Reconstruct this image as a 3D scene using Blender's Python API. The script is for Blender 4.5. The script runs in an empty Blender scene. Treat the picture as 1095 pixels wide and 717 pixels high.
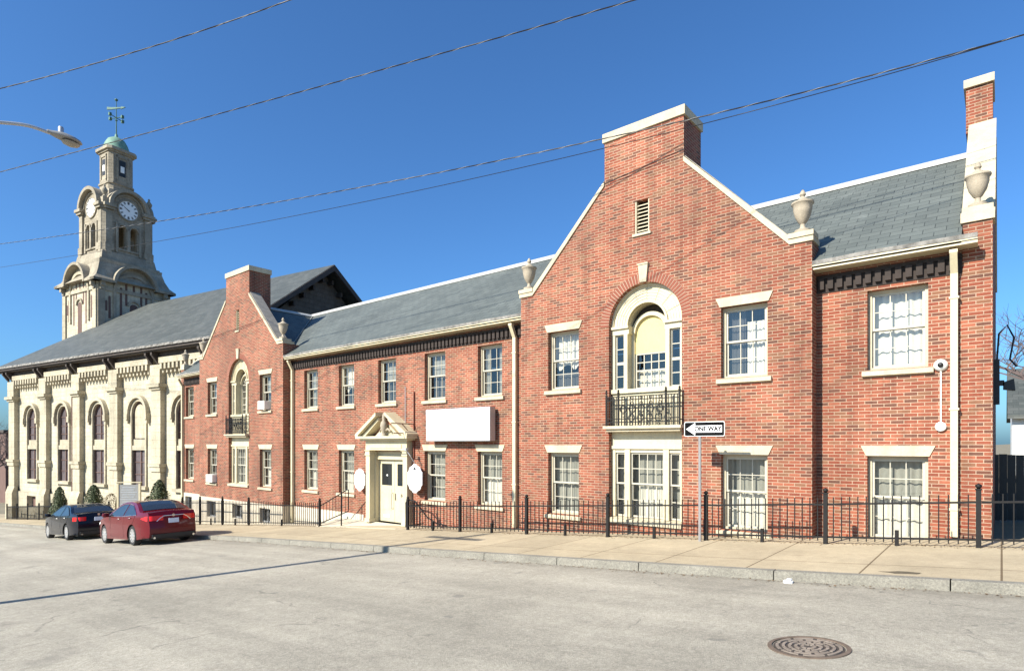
import bpy, bmesh, math, random
from mathutils import Vector, Matrix, geometry
random.seed(7)
R = math.radians
sc = bpy.context.scene
COL = sc.collection

# ------------------------------------------------------------------ camera
HEAD = R(39.465)                       # heading, left of +y (the street front runs along x)
cam_d = bpy.data.cameras.new('camera'); cam = bpy.data.objects.new('camera', cam_d); COL.objects.link(cam)
cam.location = (0, 0, 0); cam.rotation_euler = (R(90), 0, HEAD)
cam_d.sensor_width = 36; cam_d.lens = 636 / 1095 * 36
cam_d.shift_y = (474 - 358.5) / 1095; cam_d.clip_start = .1; cam_d.clip_end = 6000
sc.camera = cam
# ------------------------------------------------------------------ sky and sun
SUN_AZ, SUN_EL = 15, 35                # light travels 14 degrees right of +y
w = bpy.data.worlds.new('World'); sc.world = w; w.use_nodes = True
nt = w.node_tree; nt.nodes.clear()
sky = nt.nodes.new('ShaderNodeTexSky'); sky.sky_type = 'NISHITA'; sky.sun_disc = False
sky.sun_elevation = R(SUN_EL); sky.sun_rotation = R(180 + SUN_AZ)
sky.altitude = 100; sky.air_density = 1.0; sky.dust_density = 1.4; sky.ozone_density = 4.0
bg = nt.nodes.new('ShaderNodeBackground'); bg.inputs[1].default_value = .057
tint = nt.nodes.new('ShaderNodeMix'); tint.data_type = 'RGBA'; tint.blend_type = 'MULTIPLY'; tint.inputs[0].default_value = 1; tint.inputs[7].default_value = (.74, 1.26, 1.72, 1)
ow = nt.nodes.new('ShaderNodeOutputWorld')
nt.links.new(sky.outputs[0], tint.inputs[6]); nt.links.new(tint.outputs[2], bg.inputs[0]); nt.links.new(bg.outputs[0], ow.inputs[0])
sd = bpy.data.lights.new('sun', 'SUN'); sd.energy = 5.0; sd.angle = R(.53); sd.color = (1, .94, .82)
sun = bpy.data.objects.new('sun', sd); COL.objects.link(sun)
dirv = Vector((math.sin(R(SUN_AZ)) * math.cos(R(SUN_EL)), math.cos(R(SUN_AZ)) * math.cos(R(SUN_EL)), -math.sin(R(SUN_EL))))
sun.rotation_euler = dirv.to_track_quat('-Z', 'Y').to_euler(); sun.location = (-20, -40, 40)
sc.view_settings.view_transform = 'Standard'; sc.view_settings.look = 'None'
sc.view_settings.exposure = 1.0; sc.view_settings.gamma = 1
sc.render.resolution_x = 1024; sc.render.resolution_y = 670

# ------------------------------------------------------------------ helpers
def lerp(x, xs, ys):
    if x <= xs[0]: return ys[0]
    if x >= xs[-1]: return ys[-1]
    for i in range(len(xs) - 1):
        if x <= xs[i + 1]:
            t = (x - xs[i]) / (xs[i + 1] - xs[i]); return ys[i] + t * (ys[i + 1] - ys[i])
GX = [-400, -150, -80, -66, -45, -29.5, -19.3, -14.5, -9.9, -2.75, .1, 8, 16]
GZ = [-13, -10, -7.2, -6.3, -4.9, -3.85, -3.03, -2.704, -2.396, -1.893, -1.657, -1.1, -.7]
def g(x): return sum(lerp(x + d, GX, GZ) for d in (-1.5, -.75, 0, .75, 1.5)) / 5     # pavement level; the street runs downhill to the left
KERB = 9.2; ROAD = -.13

class MB:
    def __init__(s, M=None): s.v = []; s.f = []; s.M = M
    def add(s, vs, fs):
        n = len(s.v)
        for p in vs:
            p = Vector(p); s.v.append(s.M @ p if s.M else p)
        s.f += [tuple(i + n for i in q) for q in fs]; return s
    def box(s, x0, x1, y0, y1, z0, z1):
        return s.add([(x0,y0,z0),(x1,y0,z0),(x1,y1,z0),(x0,y1,z0),(x0,y0,z1),(x1,y0,z1),(x1,y1,z1),(x0,y1,z1)],
              [(0,3,2,1),(4,5,6,7),(0,1,5,4),(1,2,6,5),(2,3,7,6),(3,0,4,7)])
    def hexa(s, p):   # eight corners, bottom ring then top ring
        return s.add(p, [(0,3,2,1),(4,5,6,7),(0,1,5,4),(1,2,6,5),(2,3,7,6),(3,0,4,7)])
    def quad(s, a, b_, c, d): return s.add([a,b_,c,d], [(0,1,2,3)])
    def prism_y(s, poly, y0, y1):
        n = len(poly)
        return s.add([(x,y0,z) for x,z in poly] + [(x,y1,z) for x,z in poly],
              [tuple(range(n)), tuple(range(2*n-1, n-1, -1))] + [(i,(i+1)%n,(i+1)%n+n,i+n) for i in range(n)])
    def prism_x(s, poly, x0, x1):
        n = len(poly)
        return s.add([(x0,y,z) for y,z in poly] + [(x1,y,z) for y,z in poly],
              [tuple(range(n)), tuple(range(2*n-1, n-1, -1))] + [(i,(i+1)%n,(i+1)%n+n,i+n) for i in range(n)])
    def lathe(s, prof, cx=0, cy=0, cz=0, n=16, ph=0):
        vs = []; fs = []
        for r, z in prof:
            for i in range(n):
                a = 2*math.pi*i/n + ph; vs.append((cx + r*math.cos(a), cy + r*math.sin(a), cz + z))
        m = len(prof)
        for j in range(m-1):
            for i in range(n): fs.append((j*n+i, j*n+(i+1)%n, (j+1)*n+(i+1)%n, (j+1)*n+i))
        fs.append(tuple(range(n-1,-1,-1))); fs.append(tuple((m-1)*n+i for i in range(n)))
        return s.add(vs, fs)
    def tube(s, path, r, n=8, r1=None):
        path = [Vector(p) for p in path]; vs = []; fs = []; m = len(path)
        for j, p in enumerate(path):
            d = (path[min(j+1,m-1)] - path[max(j-1,0)]).normalized()
            u = d.cross(Vector((0,0,1)));
            if u.length < .05: u = d.cross(Vector((0,1,0)))
            u.normalize(); v_ = d.cross(u); rr = r if r1 is None else r + (r1-r)*j/(m-1)
            for i in range(n):
                a = 2*math.pi*i/n; vs.append(p + u*(rr*math.cos(a)) + v_*(rr*math.sin(a)))
        for j in range(m-1):
            for i in range(n): fs.append((j*n+i, j*n+(i+1)%n, (j+1)*n+(i+1)%n, (j+1)*n+i))
        fs.append(tuple(range(n-1,-1,-1))); fs.append(tuple((m-1)*n+i for i in range(n)))
        return s.add(vs, fs)
    def ring(s, cx, cz, r0, r1, y0, y1, a0=0, a1=180, n=20):   # arch band in the xz plane
        vs = []; fs = []
        for i in range(n+1):
            a = R(a0 + (a1-a0)*i/n); c, q = math.cos(a), math.sin(a)
            vs += [(cx+r0*c,y0,cz+r0*q),(cx+r1*c,y0,cz+r1*q),(cx+r1*c,y1,cz+r1*q),(cx+r0*c,y1,cz+r0*q)]
        for i in range(n):
            k = 4*i
            fs += [(k,k+1,k+5,k+4),(k+1,k+2,k+6,k+5),(k+2,k+3,k+7,k+6),(k+3,k,k+4,k+7)]
        fs += [(3,2,1,0), (4*n,4*n+1,4*n+2,4*n+3)]
        return s.add(vs, fs)
    def disc(s, cx, cz, r, y0, y1, n=32):
        return s.prism_y([(cx+r*math.cos(2*math.pi*i/n), cz+r*math.sin(2*math.pi*i/n)) for i in range(n)], y0, y1)
    def wall(s, outer, holes, y0, y1):                    # wall in the xz plane with openings
        loops = [outer] + holes
        vs = []; edges = []; faces = []
        for L in loops:
            b0 = len(vs); vs += [Vector((p[0], p[1])) for p in L]
            edges += [(b0+i, b0+(i+1)%len(L)) for i in range(len(L))]; faces.append([b0+i for i in range(len(L))])
        V2, E2, F2, ov, oe, of = geometry.delaunay_2d_cdt(vs, edges, faces, 0, 1e-5)
        n = len(V2)
        tri = [f for f, o in zip(F2, of) if 0 in o and not any(k > 0 for k in o)]
        s.add([(p.x,y0,p.y) for p in V2] + [(p.x,y1,p.y) for p in V2], [tuple(f) for f in tri] + [tuple(i+n for i in reversed(f)) for f in tri])
        for L in loops:
            m = len(L)
            s.add([(x,y0,z) for x,z in L] + [(x,y1,z) for x,z in L], [(i,(i+1)%m,(i+1)%m+m,i+m) for i in range(m)])
        return s
    def build(s, name, mat, parent=None, smooth=None, recalc=True, label=None, kind=None):
        me = bpy.data.meshes.new(name)
        o_ = ORG.get(parent.name, Vector((0,0,0))) if parent else Vector((0,0,0))
        me.from_pydata([tuple(Vector(p) - o_) for p in s.v], [], s.f)
        for m_ in (mat if isinstance(mat, (list, tuple)) else [mat]): me.materials.append(m_)
        if recalc:
            bm = bmesh.new(); bm.from_mesh(me); bmesh.ops.remove_doubles(bm, verts=bm.verts, dist=1e-5)
            bmesh.ops.recalc_face_normals(bm, faces=bm.faces); bm.to_mesh(me); bm.free()
        if smooth:
            me.polygons.foreach_set('use_smooth', [True]*len(me.polygons)); me.set_sharp_from_angle(angle=R(smooth))
        ob = bpy.data.objects.new(name, me); COL.objects.link(ob)
        if parent: ob.parent = parent; ORG[ob.name] = o_
        if label: ob['label'] = label
        if kind: ob['kind'] = kind
        return ob
ORG = {}
def thing(name, label, cat, org, group=None, loc=None, rot=(0,0,0)):
    o = bpy.data.objects.new(name, None); COL.objects.link(o); o.empty_display_size = .3
    o.location = org if loc is None else loc; o.rotation_euler = rot
    ORG[o.name] = Vector(org); o['label'] = label; o['category'] = cat
    if group: o['group'] = group
    return o
def tag(o, label, cat, group=None):
    o['label'] = label; o['category'] = cat
    if group: o['group'] = group
    return o
def single(mb, name, mat, org, label, cat, group=None, smooth=None):     # a thing that is one mesh
    mb.v = [Vector(p) - Vector(org) for p in mb.v]
    o = mb.build(name, mat, smooth=smooth); o.location = org; return tag(o, label, cat, group)
def copy_tree(o, parent=None):
    c = o.copy(); COL.objects.link(c)
    if parent: c.parent = parent
    for ch in list(o.children): copy_tree(ch, c)
    return c

# ------------------------------------------------------------------ materials
def nodes(name):
    m = bpy.data.materials.new(name); m.use_nodes = True; t = m.node_tree
    return m, t, t.nodes['Principled BSDF']
def N(t, typ, **kw):
    n = t.nodes.new(typ)
    for k, v in kw.items(): setattr(n, k, v)
    return n
def noise(t, scale, detail=4, rough=.6, vec=None, dim='3D'):
    n = N(t, 'ShaderNodeTexNoise'); n.inputs['Scale'].default_value = scale; n.inputs['Detail'].default_value = detail
    n.inputs['Roughness'].default_value = rough
    if vec is not None: t.links.new(vec, n.inputs['Vector'])
    return n.outputs['Fac']
def ramp(t, fac, stops):
    r = N(t, 'ShaderNodeValToRGB'); e = r.color_ramp.elements
    while len(e) < len(stops): e.new(.5)
    for q, (p, c) in zip(e, stops):
        q.position = p; q.color = (c, c, c, 1) if not hasattr(c, '__len__') else (*c, 1)
    t.links.new(fac, r.inputs[0]); return r.outputs[0]
def mixc(t, fac, a, b_, mode='MIX'):
    m = N(t, 'ShaderNodeMix', data_type='RGBA', blend_type=mode)
    for sck, val in ((m.inputs[0], fac), (m.inputs[6], a), (m.inputs[7], b_)):
        if hasattr(val, 'links') or isinstance(val, bpy.types.NodeSocket): t.links.new(val, sck)
        elif hasattr(val, '__len__'): sck.default_value = (*val, 1)
        else: sck.default_value = val
    return m.outputs[2]
def bump(t, h, strength, dist, p):
    b_ = N(t, 'ShaderNodeBump'); b_.inputs['Strength'].default_value = strength; b_.inputs['Distance'].default_value = dist
    t.links.new(h, b_.inputs['Height']); t.links.new(b_.outputs[0], p.inputs['Normal'])
def objco(t): return N(t, 'ShaderNodeTexCoord').outputs['Object']
def grime(t, c, co, amount=.35, lo=.5, hi=.66, sc_=1.6, tint=(.30,.26,.2)):
    mp = N(t, 'ShaderNodeMapping'); mp.inputs['Scale'].default_value = (3.2, 3.2, .35); t.links.new(co, mp.inputs[0])
    return mixc(t, ramp(t, noise(t, sc_, 6, .75, mp.outputs[0]), [(lo, 0), (hi, amount)]), c, tint)
def plain(name, col, rough=.7, var=.15, scale=3, metal=0, fine=.08, bmp=.0, spec=.5, dirt=0):
    m, t, p = nodes(name); co = objco(t)
    a = ramp(t, noise(t, scale, 5, .65, co), [(.3, 1-var), (.7, 1+var*.6)])
    c = mixc(t, 1.0, col, a, 'MULTIPLY')
    if fine:
        f_ = ramp(t, noise(t, scale*14, 3, .7, co), [(.3, 1-fine), (.7, 1+fine)]); c = mixc(t, 1.0, c, f_, 'MULTIPLY')
    if dirt: c = grime(t, c, co, dirt)
    t.links.new(c, p.inputs['Base Color']); p.inputs['Roughness'].default_value = rough; p.inputs['Metallic'].default_value = metal
    p.inputs['Specular IOR Level'].default_value = spec
    if bmp: bump(t, noise(t, scale*10, 4, .7, co), .6, bmp, p)
    return m
def wallco(t, coord='Object'):           # (along the wall, height) for any upright face
    geo = N(t, 'ShaderNodeNewGeometry'); vt = N(t, 'ShaderNodeVectorTransform', vector_type='NORMAL', convert_from='WORLD', convert_to='OBJECT')
    t.links.new(geo.outputs['True Normal'], vt.inputs[0])
    sn = N(t, 'ShaderNodeSeparateXYZ'); t.links.new(vt.outputs[0], sn.inputs[0])
    ab = N(t, 'ShaderNodeMath', operation='ABSOLUTE'); t.links.new(sn.outputs[0], ab.inputs[0])
    gt = N(t, 'ShaderNodeMath', operation='GREATER_THAN'); gt.inputs[1].default_value = .6; t.links.new(ab.outputs[0], gt.inputs[0])
    sp = N(t, 'ShaderNodeSeparateXYZ'); t.links.new(objco(t), sp.inputs[0])
    mx = N(t, 'ShaderNodeMix'); t.links.new(gt.outputs[0], mx.inputs[0]); t.links.new(sp.outputs[0], mx.inputs[2]); t.links.new(sp.outputs[1], mx.inputs[3])
    cb = N(t, 'ShaderNodeCombineXYZ'); t.links.new(mx.outputs[0], cb.inputs[0]); t.links.new(sp.outputs[2], cb.inputs[1])
    return cb.outputs[0]
def bricktex(t, vec, wd, ht, mort, c1, c2, cm, bias=0, smooth=.1, offset=.5):
    n = N(t, 'ShaderNodeTexBrick'); n.offset = offset
    for k, v in (('Scale',1),('Mortar Size',mort),('Mortar Smooth',smooth),('Bias',bias),('Brick Width',wd),('Row Height',ht)): n.inputs[k].default_value = v
    for k, v in (('Color1',c1),('Color2',c2),('Mortar',cm)): n.inputs[k].default_value = (*v,1)
    t.links.new(vec, n.inputs['Vector']); return n
def brick_mat(name, c1, c2, cm, dark, wd=.215, ht=.0655, mort=.0065, roofdark=None):
    m, t, p = nodes(name); v = wallco(t)
    b1 = bricktex(t, v, wd, ht, mort, c1, c2, cm)
    b2 = bricktex(t, v, wd, ht, mort, (0,0,0), (1,1,1), (.5,.5,.5))
    dk = ramp(t, b2.outputs['Color'], [(.0, 1), (.13, .75), (.2, 0)])
    c = mixc(t, dk, b1.outputs['Color'], dark)
    tn = ramp(t, b2.outputs['Color'], [(.50, 0), (.54, .8), (.66, .8), (.70, 0)]); c = mixc(t, tn, c, (.185,.092,.052))
    lt = ramp(t, b2.outputs['Color'], [(.84, 0), (.92, .5)])
    c = mixc(t, lt, c, [min(1,q*1.35) for q in c2])
    c = mixc(t, b1.outputs['Fac'], c, cm)
    big = ramp(t, noise(t, .55, 4, .6, objco(t)), [(.3, .78), (.7, 1.18)]); c = mixc(t, 1, c, big, 'MULTIPLY')
    mp = N(t, 'ShaderNodeMapping'); mp.inputs['Scale'].default_value = (2.2, 2.2, .25); t.links.new(objco(t), mp.inputs[0])
    stk = ramp(t, noise(t, 1.2, 5, .7, mp.outputs[0]), [(.30, .70), (.52, 1.05)]); c = mixc(t, 1, c, stk, 'MULTIPLY')
    lime = ramp(t, noise(t, .9, 6, .75, objco(t)), [(.6, 0), (.8, .18)]); c = mixc(t, lime, c, (.34,.23,.17))
    soot = ramp(t, noise(t, .33, 7, .7, objco(t)), [(.52, 0), (.72, .42)]); c = mixc(t, soot, c, (.10,.055,.042))
    fn = ramp(t, noise(t, 40, 3, .7, objco(t)), [(.3, .88), (.7, 1.1)]); c = mixc(t, 1, c, fn, 'MULTIPLY')
    t.links.new(c, p.inputs['Base Color']); p.inputs['Roughness'].default_value = .85; p.inputs['Specular IOR Level'].default_value = .25
    inv = N(t, 'ShaderNodeMath', operation='SUBTRACT'); inv.inputs[0].default_value = 1; t.links.new(b1.outputs['Fac'], inv.inputs[1])
    bump(t, inv.outputs[0], .5, .008, p); return m
M = {}
M['brick'] = brick_mat('red_brick', (.190,.046,.026), (.240,.078,.044), (.36,.255,.18), (.110,.050,.034))
M['shadedfrieze'] = plain('eave_shaded_frieze_brick', (.032,.022,.018), .85, .3, 4)  # brick darkened to carry the shade cast by the eaves
M['stone'] = None
def stone_mat(name, c1, c2, cm, wd=.62, ht=.3, mort=.012, stain=.25):
    m, t, p = nodes(name); v = wallco(t)
    b1 = bricktex(t, v, wd, ht, mort, c1, c2, cm, smooth=.4)
    c = b1.outputs['Color']
    a = ramp(t, noise(t, .8, 6, .7, objco(t)), [(.3, 1-stain), (.65, 1.08)]); c = mixc(t, 1, c, a, 'MULTIPLY')
    a = ramp(t, noise(t, 9, 5, .7, objco(t)), [(.3, .8), (.7, 1.12)]); c = mixc(t, 1, c, a, 'MULTIPLY')
    c = grime(t, c, objco(t), .5, .48, .66, .55, [q*.45 for q in c1])
    t.links.new(c, p.inputs['Base Color']); p.inputs['Roughness'].default_value = .9; p.inputs['Specular IOR Level'].default_value = .2
    h = mixc(t, .5, b1.outputs['Fac'], noise(t, 12, 5, .7, objco(t)))
    inv = N(t, 'ShaderNodeMath', operation='SUBTRACT'); inv.inputs[0].default_value = 1; t.links.new(h, inv.inputs[1])
    bump(t, inv.outputs[0], .7, .03, p); return m
M['stone'] = stone_mat('pale_church_stone', (.55,.49,.365), (.50,.445,.33), (.43,.385,.285))
M['trimstone'] = stone_mat('church_trim_stone', (.49,.435,.32), (.45,.40,.295), (.38,.335,.25), 1.1, .5, .008, .3)
M['towerstone'] = stone_mat('weathered_tower_stone', (.42,.365,.275), (.35,.305,.23), (.25,.215,.165), .5, .26, .012, .4)
M['towertrim'] = stone_mat('tower_trim_stone', (.40,.35,.265), (.34,.30,.23), (.26,.225,.175), 1.2, .8, .006, .4)
M['cream'] = plain('cream_trim', (.45,.39,.27), .6, .12, 1.5, bmp=.004)
M['creamstone'] = plain('cream_cast_stone', (.49,.42,.29), .8, .2, 2.5, bmp=.006, dirt=.45)
M['creampaint'] = plain('cream_paint', (.53,.465,.31), .5, .12, 1.2, bmp=.002, dirt=.3)
M['urn'] = plain('grey_stone', (.36,.305,.23), .85, .25, 4, bmp=.008, dirt=.4)
M['white'] = plain('white_paint', (.80,.80,.76), .5, .05, 4)
M['blankwhite'] = plain('white_sign_face', (.93,.93,.93), .4, .01, 2, fine=0)
M['sashwhite'] = plain('sash_paint', (.43,.40,.32), .5, .08, 6)
M['foundation'] = plain('painted_foundation', (.52,.46,.36), .85, .18, 1.2, bmp=.01)
M['leaflitter'] = plain('dry_leaf', (.16,.10,.05), .9, .4, 20)
M['patchsoil'] = plain('worn_patch', (.10,.08,.05), .95, .5, 14)
M['iron'] = plain('black_iron', (.011,.010,.010), .6, .3, 5, spec=.25)
M['signblack'] = plain('matt_black_sheeting', (.006,.006,.007), .9, .1, 5, fine=0, spec=.08)
M['rustiron'] = plain('rusty_iron', (.16,.05,.03), .8, .3, 6)
M['dark'] = plain('dark_void', (.02,.018,.016), .9, .2, 2)
M['darkwood'] = plain('dark_brown_wood', (.055,.042,.035), .8, .3, 3)
M['grey'] = plain('galvanised_steel', (.42,.43,.44), .45, .12, 5, metal=.5)
M['signpost'] = plain('dull_post', (.20,.19,.19), .6, .15, 5)
M['lampgrey'] = plain('lamp_housing', (.24,.24,.235), .5, .08, 2, fine=0)
M['lens'] = plain('lamp_lens', (.26,.24,.2), .35, .05, 2, fine=0)
M['darkcopper'] = plain('dark_green_copper', (.06,.15,.115), .7, .3, 3)
M['copper'] = plain('green_copper', (.15,.27,.20), .7, .35, 2)
M['ridge'] = plain('ridge_metal', (.40,.40,.38), .6, .15, 2)
M['gutter'] = plain('weathered_gutter', (.24,.225,.205), .8, .6, 6, bmp=.02)
M['coping_top'] = plain('weathered_coping', (.24,.22,.19), .9, .3, 4)
M['yellowboard'] = plain('yellow_board', (.62,.50,.19), .6, .06, 3)
M['wood'] = plain('pole_wood', (.10,.075,.055), .9, .3, 4, bmp=.01)
M['bark'] = plain('bark', (.07,.055,.045), .95, .3, 6)
M['farbark'] = plain('distant_bark', (.10,.075,.07), .95, .3, 2)
M['rubber'] = plain('rubber', (.018,.018,.018), .85, .2, 8)
M['plastic'] = plain('black_plastic', (.012,.012,.013), .5, .2, 8)
M['carwhite'] = plain('white_car_plate', (.55,.62,.75), .5, .03, 8)
M['cabin'] = plain('cabin_interior', (.03,.03,.032), .9, .2, 5)
M['rim'] = plain('alloy_rim', (.72,.72,.73), .25, .03, 9, metal=.8)
M['chrome'] = plain('chrome', (.8,.8,.8), .15, .02, 9, metal=1)
M['tail'] = plain('red_lens', (.62,.01,.01), .15, .05, 9)
M['taillight_dim'] = plain('red_lens_dark', (.30,.01,.012), .12, .05, 9)
M['litter'] = plain('white_litter', (.8,.8,.8), .7, .05, 9)
M['siding'] = plain('white_siding', (.66,.65,.62), .7, .06, 2)
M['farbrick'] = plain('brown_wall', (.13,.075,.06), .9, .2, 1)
M['ac'] = plain('ac_plastic', (.70,.68,.62), .5, .08, 6)
def slate(name, c1, c2, wd=.36, ht=.2):
    m, t, p = nodes(name); sp = N(t, 'ShaderNodeSeparateXYZ'); t.links.new(objco(t), sp.inputs[0])
    geo = N(t, 'ShaderNodeNewGeometry'); vt = N(t, 'ShaderNodeVectorTransform', vector_type='NORMAL', convert_from='WORLD', convert_to='OBJECT')
    t.links.new(geo.outputs['True Normal'], vt.inputs[0]); sn = N(t, 'ShaderNodeSeparateXYZ'); t.links.new(vt.outputs[0], sn.inputs[0])
    ab = N(t, 'ShaderNodeMath', operation='ABSOLUTE'); t.links.new(sn.outputs[0], ab.inputs[0])
    gt = N(t, 'ShaderNodeMath', operation='GREATER_THAN'); gt.inputs[1].default_value = .35; t.links.new(ab.outputs[0], gt.inputs[0])
    mx = N(t, 'ShaderNodeMix'); t.links.new(gt.outputs[0], mx.inputs[0]); t.links.new(sp.outputs[0], mx.inputs[2]); t.links.new(sp.outputs[1], mx.inputs[3])
    zs = N(t, 'ShaderNodeMath', operation='MULTIPLY'); zs.inputs[1].default_value = 1.65; t.links.new(sp.outputs[2], zs.inputs[0])
    cb = N(t, 'ShaderNodeCombineXYZ'); t.links.new(mx.outputs[0], cb.inputs[0]); t.links.new(zs.outputs[0], cb.inputs[1])
    b1 = bricktex(t, cb.outputs[0], wd, ht, .006, c1, c2, [q*.35 for q in c1], smooth=.0)
    a = ramp(t, noise(t, .5, 5, .65, objco(t)), [(.3, .82), (.7, 1.15)]); c = mixc(t, 1, b1.outputs['Color'], a, 'MULTIPLY')
    mp = N(t, 'ShaderNodeMapping'); mp.inputs['Scale'].default_value = (3, 3, .3); t.links.new(objco(t), mp.inputs[0])
    stk = ramp(t, noise(t, 1.0, 6, .75, mp.outputs[0]), [(.58, 0), (.8, .25)]); c = mixc(t, stk, c, (.30,.32,.30))
    t.links.new(c, p.inputs['Base Color']); p.inputs['Roughness'].default_value = .6; p.inputs['Specular IOR Level'].default_value = .4
    # each course tilts up to its lower edge
    fr = N(t, 'ShaderNodeMath', operation='DIVIDE'); fr.inputs[1].default_value = ht; t.links.new(zs.outputs[0], fr.inputs[0])
    f2 = N(t, 'ShaderNodeMath', operation='FRACT'); t.links.new(fr.outputs[0], f2.inputs[0])
    f3 = N(t, 'ShaderNodeMath', operation='SUBTRACT'); f3.inputs[0].default_value = 1; t.links.new(f2.outputs[0], f3.inputs[1])
    bump(t, f3.outputs[0], .5, .02, p); return m
M['slate'] = slate('blue_grey_slate', (.082,.093,.086), (.108,.12,.11))
M['churchslate'] = slate('church_slate', (.054,.061,.056), (.082,.087,.08), .5, .28)
# asphalt
def asphalt():
    m, t, p = nodes('worn_asphalt'); co = objco(t)
    c = ramp(t, noise(t, 90, 3, .8, co), [(.3, (.245,.225,.182)), (.5, (.36,.328,.265)), (.72, (.50,.46,.375))])
    c = mixc(t, 1, c, ramp(t, noise(t, .35, 6, .65, co), [(.3, .82), (.7, 1.16)]), 'MULTIPLY')
    c = mixc(t, 1, c, ramp(t, noise(t, 22, 4, .85, co), [(.34, .80), (.66, 1.2)]), 'MULTIPLY')
    c = mixc(t, 1, c, ramp(t, noise(t, 5, 5, .8, co), [(.3, .86), (.7, 1.1)]), 'MULTIPLY')
    oil = ramp(t, noise(t, .9, 3, .5, co), [(.66, 0), (.74, .35)]); c = mixc(t, oil, c, (.13,.12,.105))
    # dirt line along the gutter
    spy = N(t, 'ShaderNodeSeparateXYZ'); t.links.new(co, spy.inputs[0]); gut = ramp(t, spy.outputs[1], [(0, 0), (1, 0)])
    mr = N(t, 'ShaderNodeMapRange'); mr.inputs[1].default_value = 8.55; mr.inputs[2].default_value = 9.2; t.links.new(spy.outputs[1], mr.inputs[0])
    gm_ = mixc(t, 1, mr.outputs[0], ramp(t, noise(t, 3, 5, .7, co), [(.35, .1), (.65, .75)]), 'MULTIPLY'); c = mixc(t, gm_, c, (.17,.15,.12))
    mp = N(t, 'ShaderNodeMapping'); mp.inputs['Scale'].default_value = (.12, 1.3, 1); t.links.new(co, mp.inputs[0])
    c = mixc(t, 1, c, ramp(t, noise(t, 1.0, 5, .6, mp.outputs[0]), [(.35, .85), (.65, 1.1)]), 'MULTIPLY')
    dn = noise(t, 1.4, 4, .6, co)
    vo = N(t, 'ShaderNodeTexVoronoi', feature='DISTANCE_TO_EDGE'); vo.inputs['Scale'].default_value = .42
    ad = N(t, 'ShaderNodeVectorMath', operation='MULTIPLY_ADD'); ad.inputs[1].default_value = (1.1,1.1,0)
    nn = N(t, 'ShaderNodeTexNoise'); nn.inputs['Scale'].default_value = 1.6; nn.inputs['Detail'].default_value = 5; t.links.new(co, nn.inputs['Vector'])
    t.links.new(nn.outputs['Color'], ad.inputs[0]); t.links.new(co, ad.inputs[2]); t.links.new(ad.outputs[0], vo.inputs['Vector'])
    ck = ramp(t, vo.outputs['Distance'], [(0, .55), (.004, .3), (.009, 0)])
    ckm = mixc(t, 1, ck, ramp(t, dn, [(.5, 0), (.62, 1)]), 'MULTIPLY')
    c = mixc(t, ckm, c, (.07,.065,.06))
    sp = ramp(t, noise(t, 2.3, 2, .5, co), [(.72, 0), (.76, .45)]); c = mixc(t, sp, c, (.12,.115,.11))
    t.links.new(c, p.inputs['Base Color']); p.inputs['Roughness'].default_value = .9; p.inputs['Specular IOR Level'].default_value = .3
    bump(t, noise(t, 45, 5, .85, co), .8, .02, p); return m
M['asphalt'] = asphalt()
def paving():
    m, t, p = nodes('tan_paving'); co = objco(t)
    c = ramp(t, noise(t, 60, 3, .8, co), [(.3, (.35,.285,.19)), (.7, (.49,.41,.28))])
    c = mixc(t, 1, c, ramp(t, noise(t, .7, 6, .7, co), [(.3, .8), (.7, 1.12)]), 'MULTIPLY')
    b1 = bricktex(t, co, 1.52, 3.4, .012, (1,1,1), (.88,.88,.88), (.35,.31,.27), smooth=0, offset=0)
    c = mixc(t, 1, c, ramp(t, noise(t, 6, 5, .8, co), [(.3, .88), (.7, 1.08)]), 'MULTIPLY')
    c = mixc(t, ramp(t, noise(t, 1.7, 4, .6, co), [(.64, 0), (.74, .4)]), c, (.20,.16,.11))
    c = mixc(t, 1, c, b1.outputs['Color'], 'MULTIPLY')
    t.links.new(c, p.inputs['Base Color']); p.inputs['Roughness'].default_value = .9; p.inputs['Specular IOR Level'].default_value = .25
    bump(t, noise(t, 50, 4, .8, co), .4, .008, p); return m
M['paving'] = paving()
def granite():
    m, t, p = nodes('granite_kerb'); co = objco(t)
    c = ramp(t, noise(t, 45, 3, .85, co), [(.3, (.13,.12,.10)), (.7, (.30,.28,.23))])
    c = mixc(t, 1, c, ramp(t, noise(t, 1.5, 5, .7, co), [(.3, .7), (.7, 1.15)]), 'MULTIPLY')
    t.links.new(c, p.inputs['Base Color']); p.inputs['Roughness'].default_value = .85
    bump(t, noise(t, 25, 4, .8, co), .6, .015, p); return m
M['granite'] = granite()
M['soil'] = plain('winter_ground', (.20,.17,.11), .95, .3, .4, bmp=.02)
M['landing'] = plain('landing_concrete', (.50,.44,.33), .85, .12, 1.5, bmp=.005)
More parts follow.
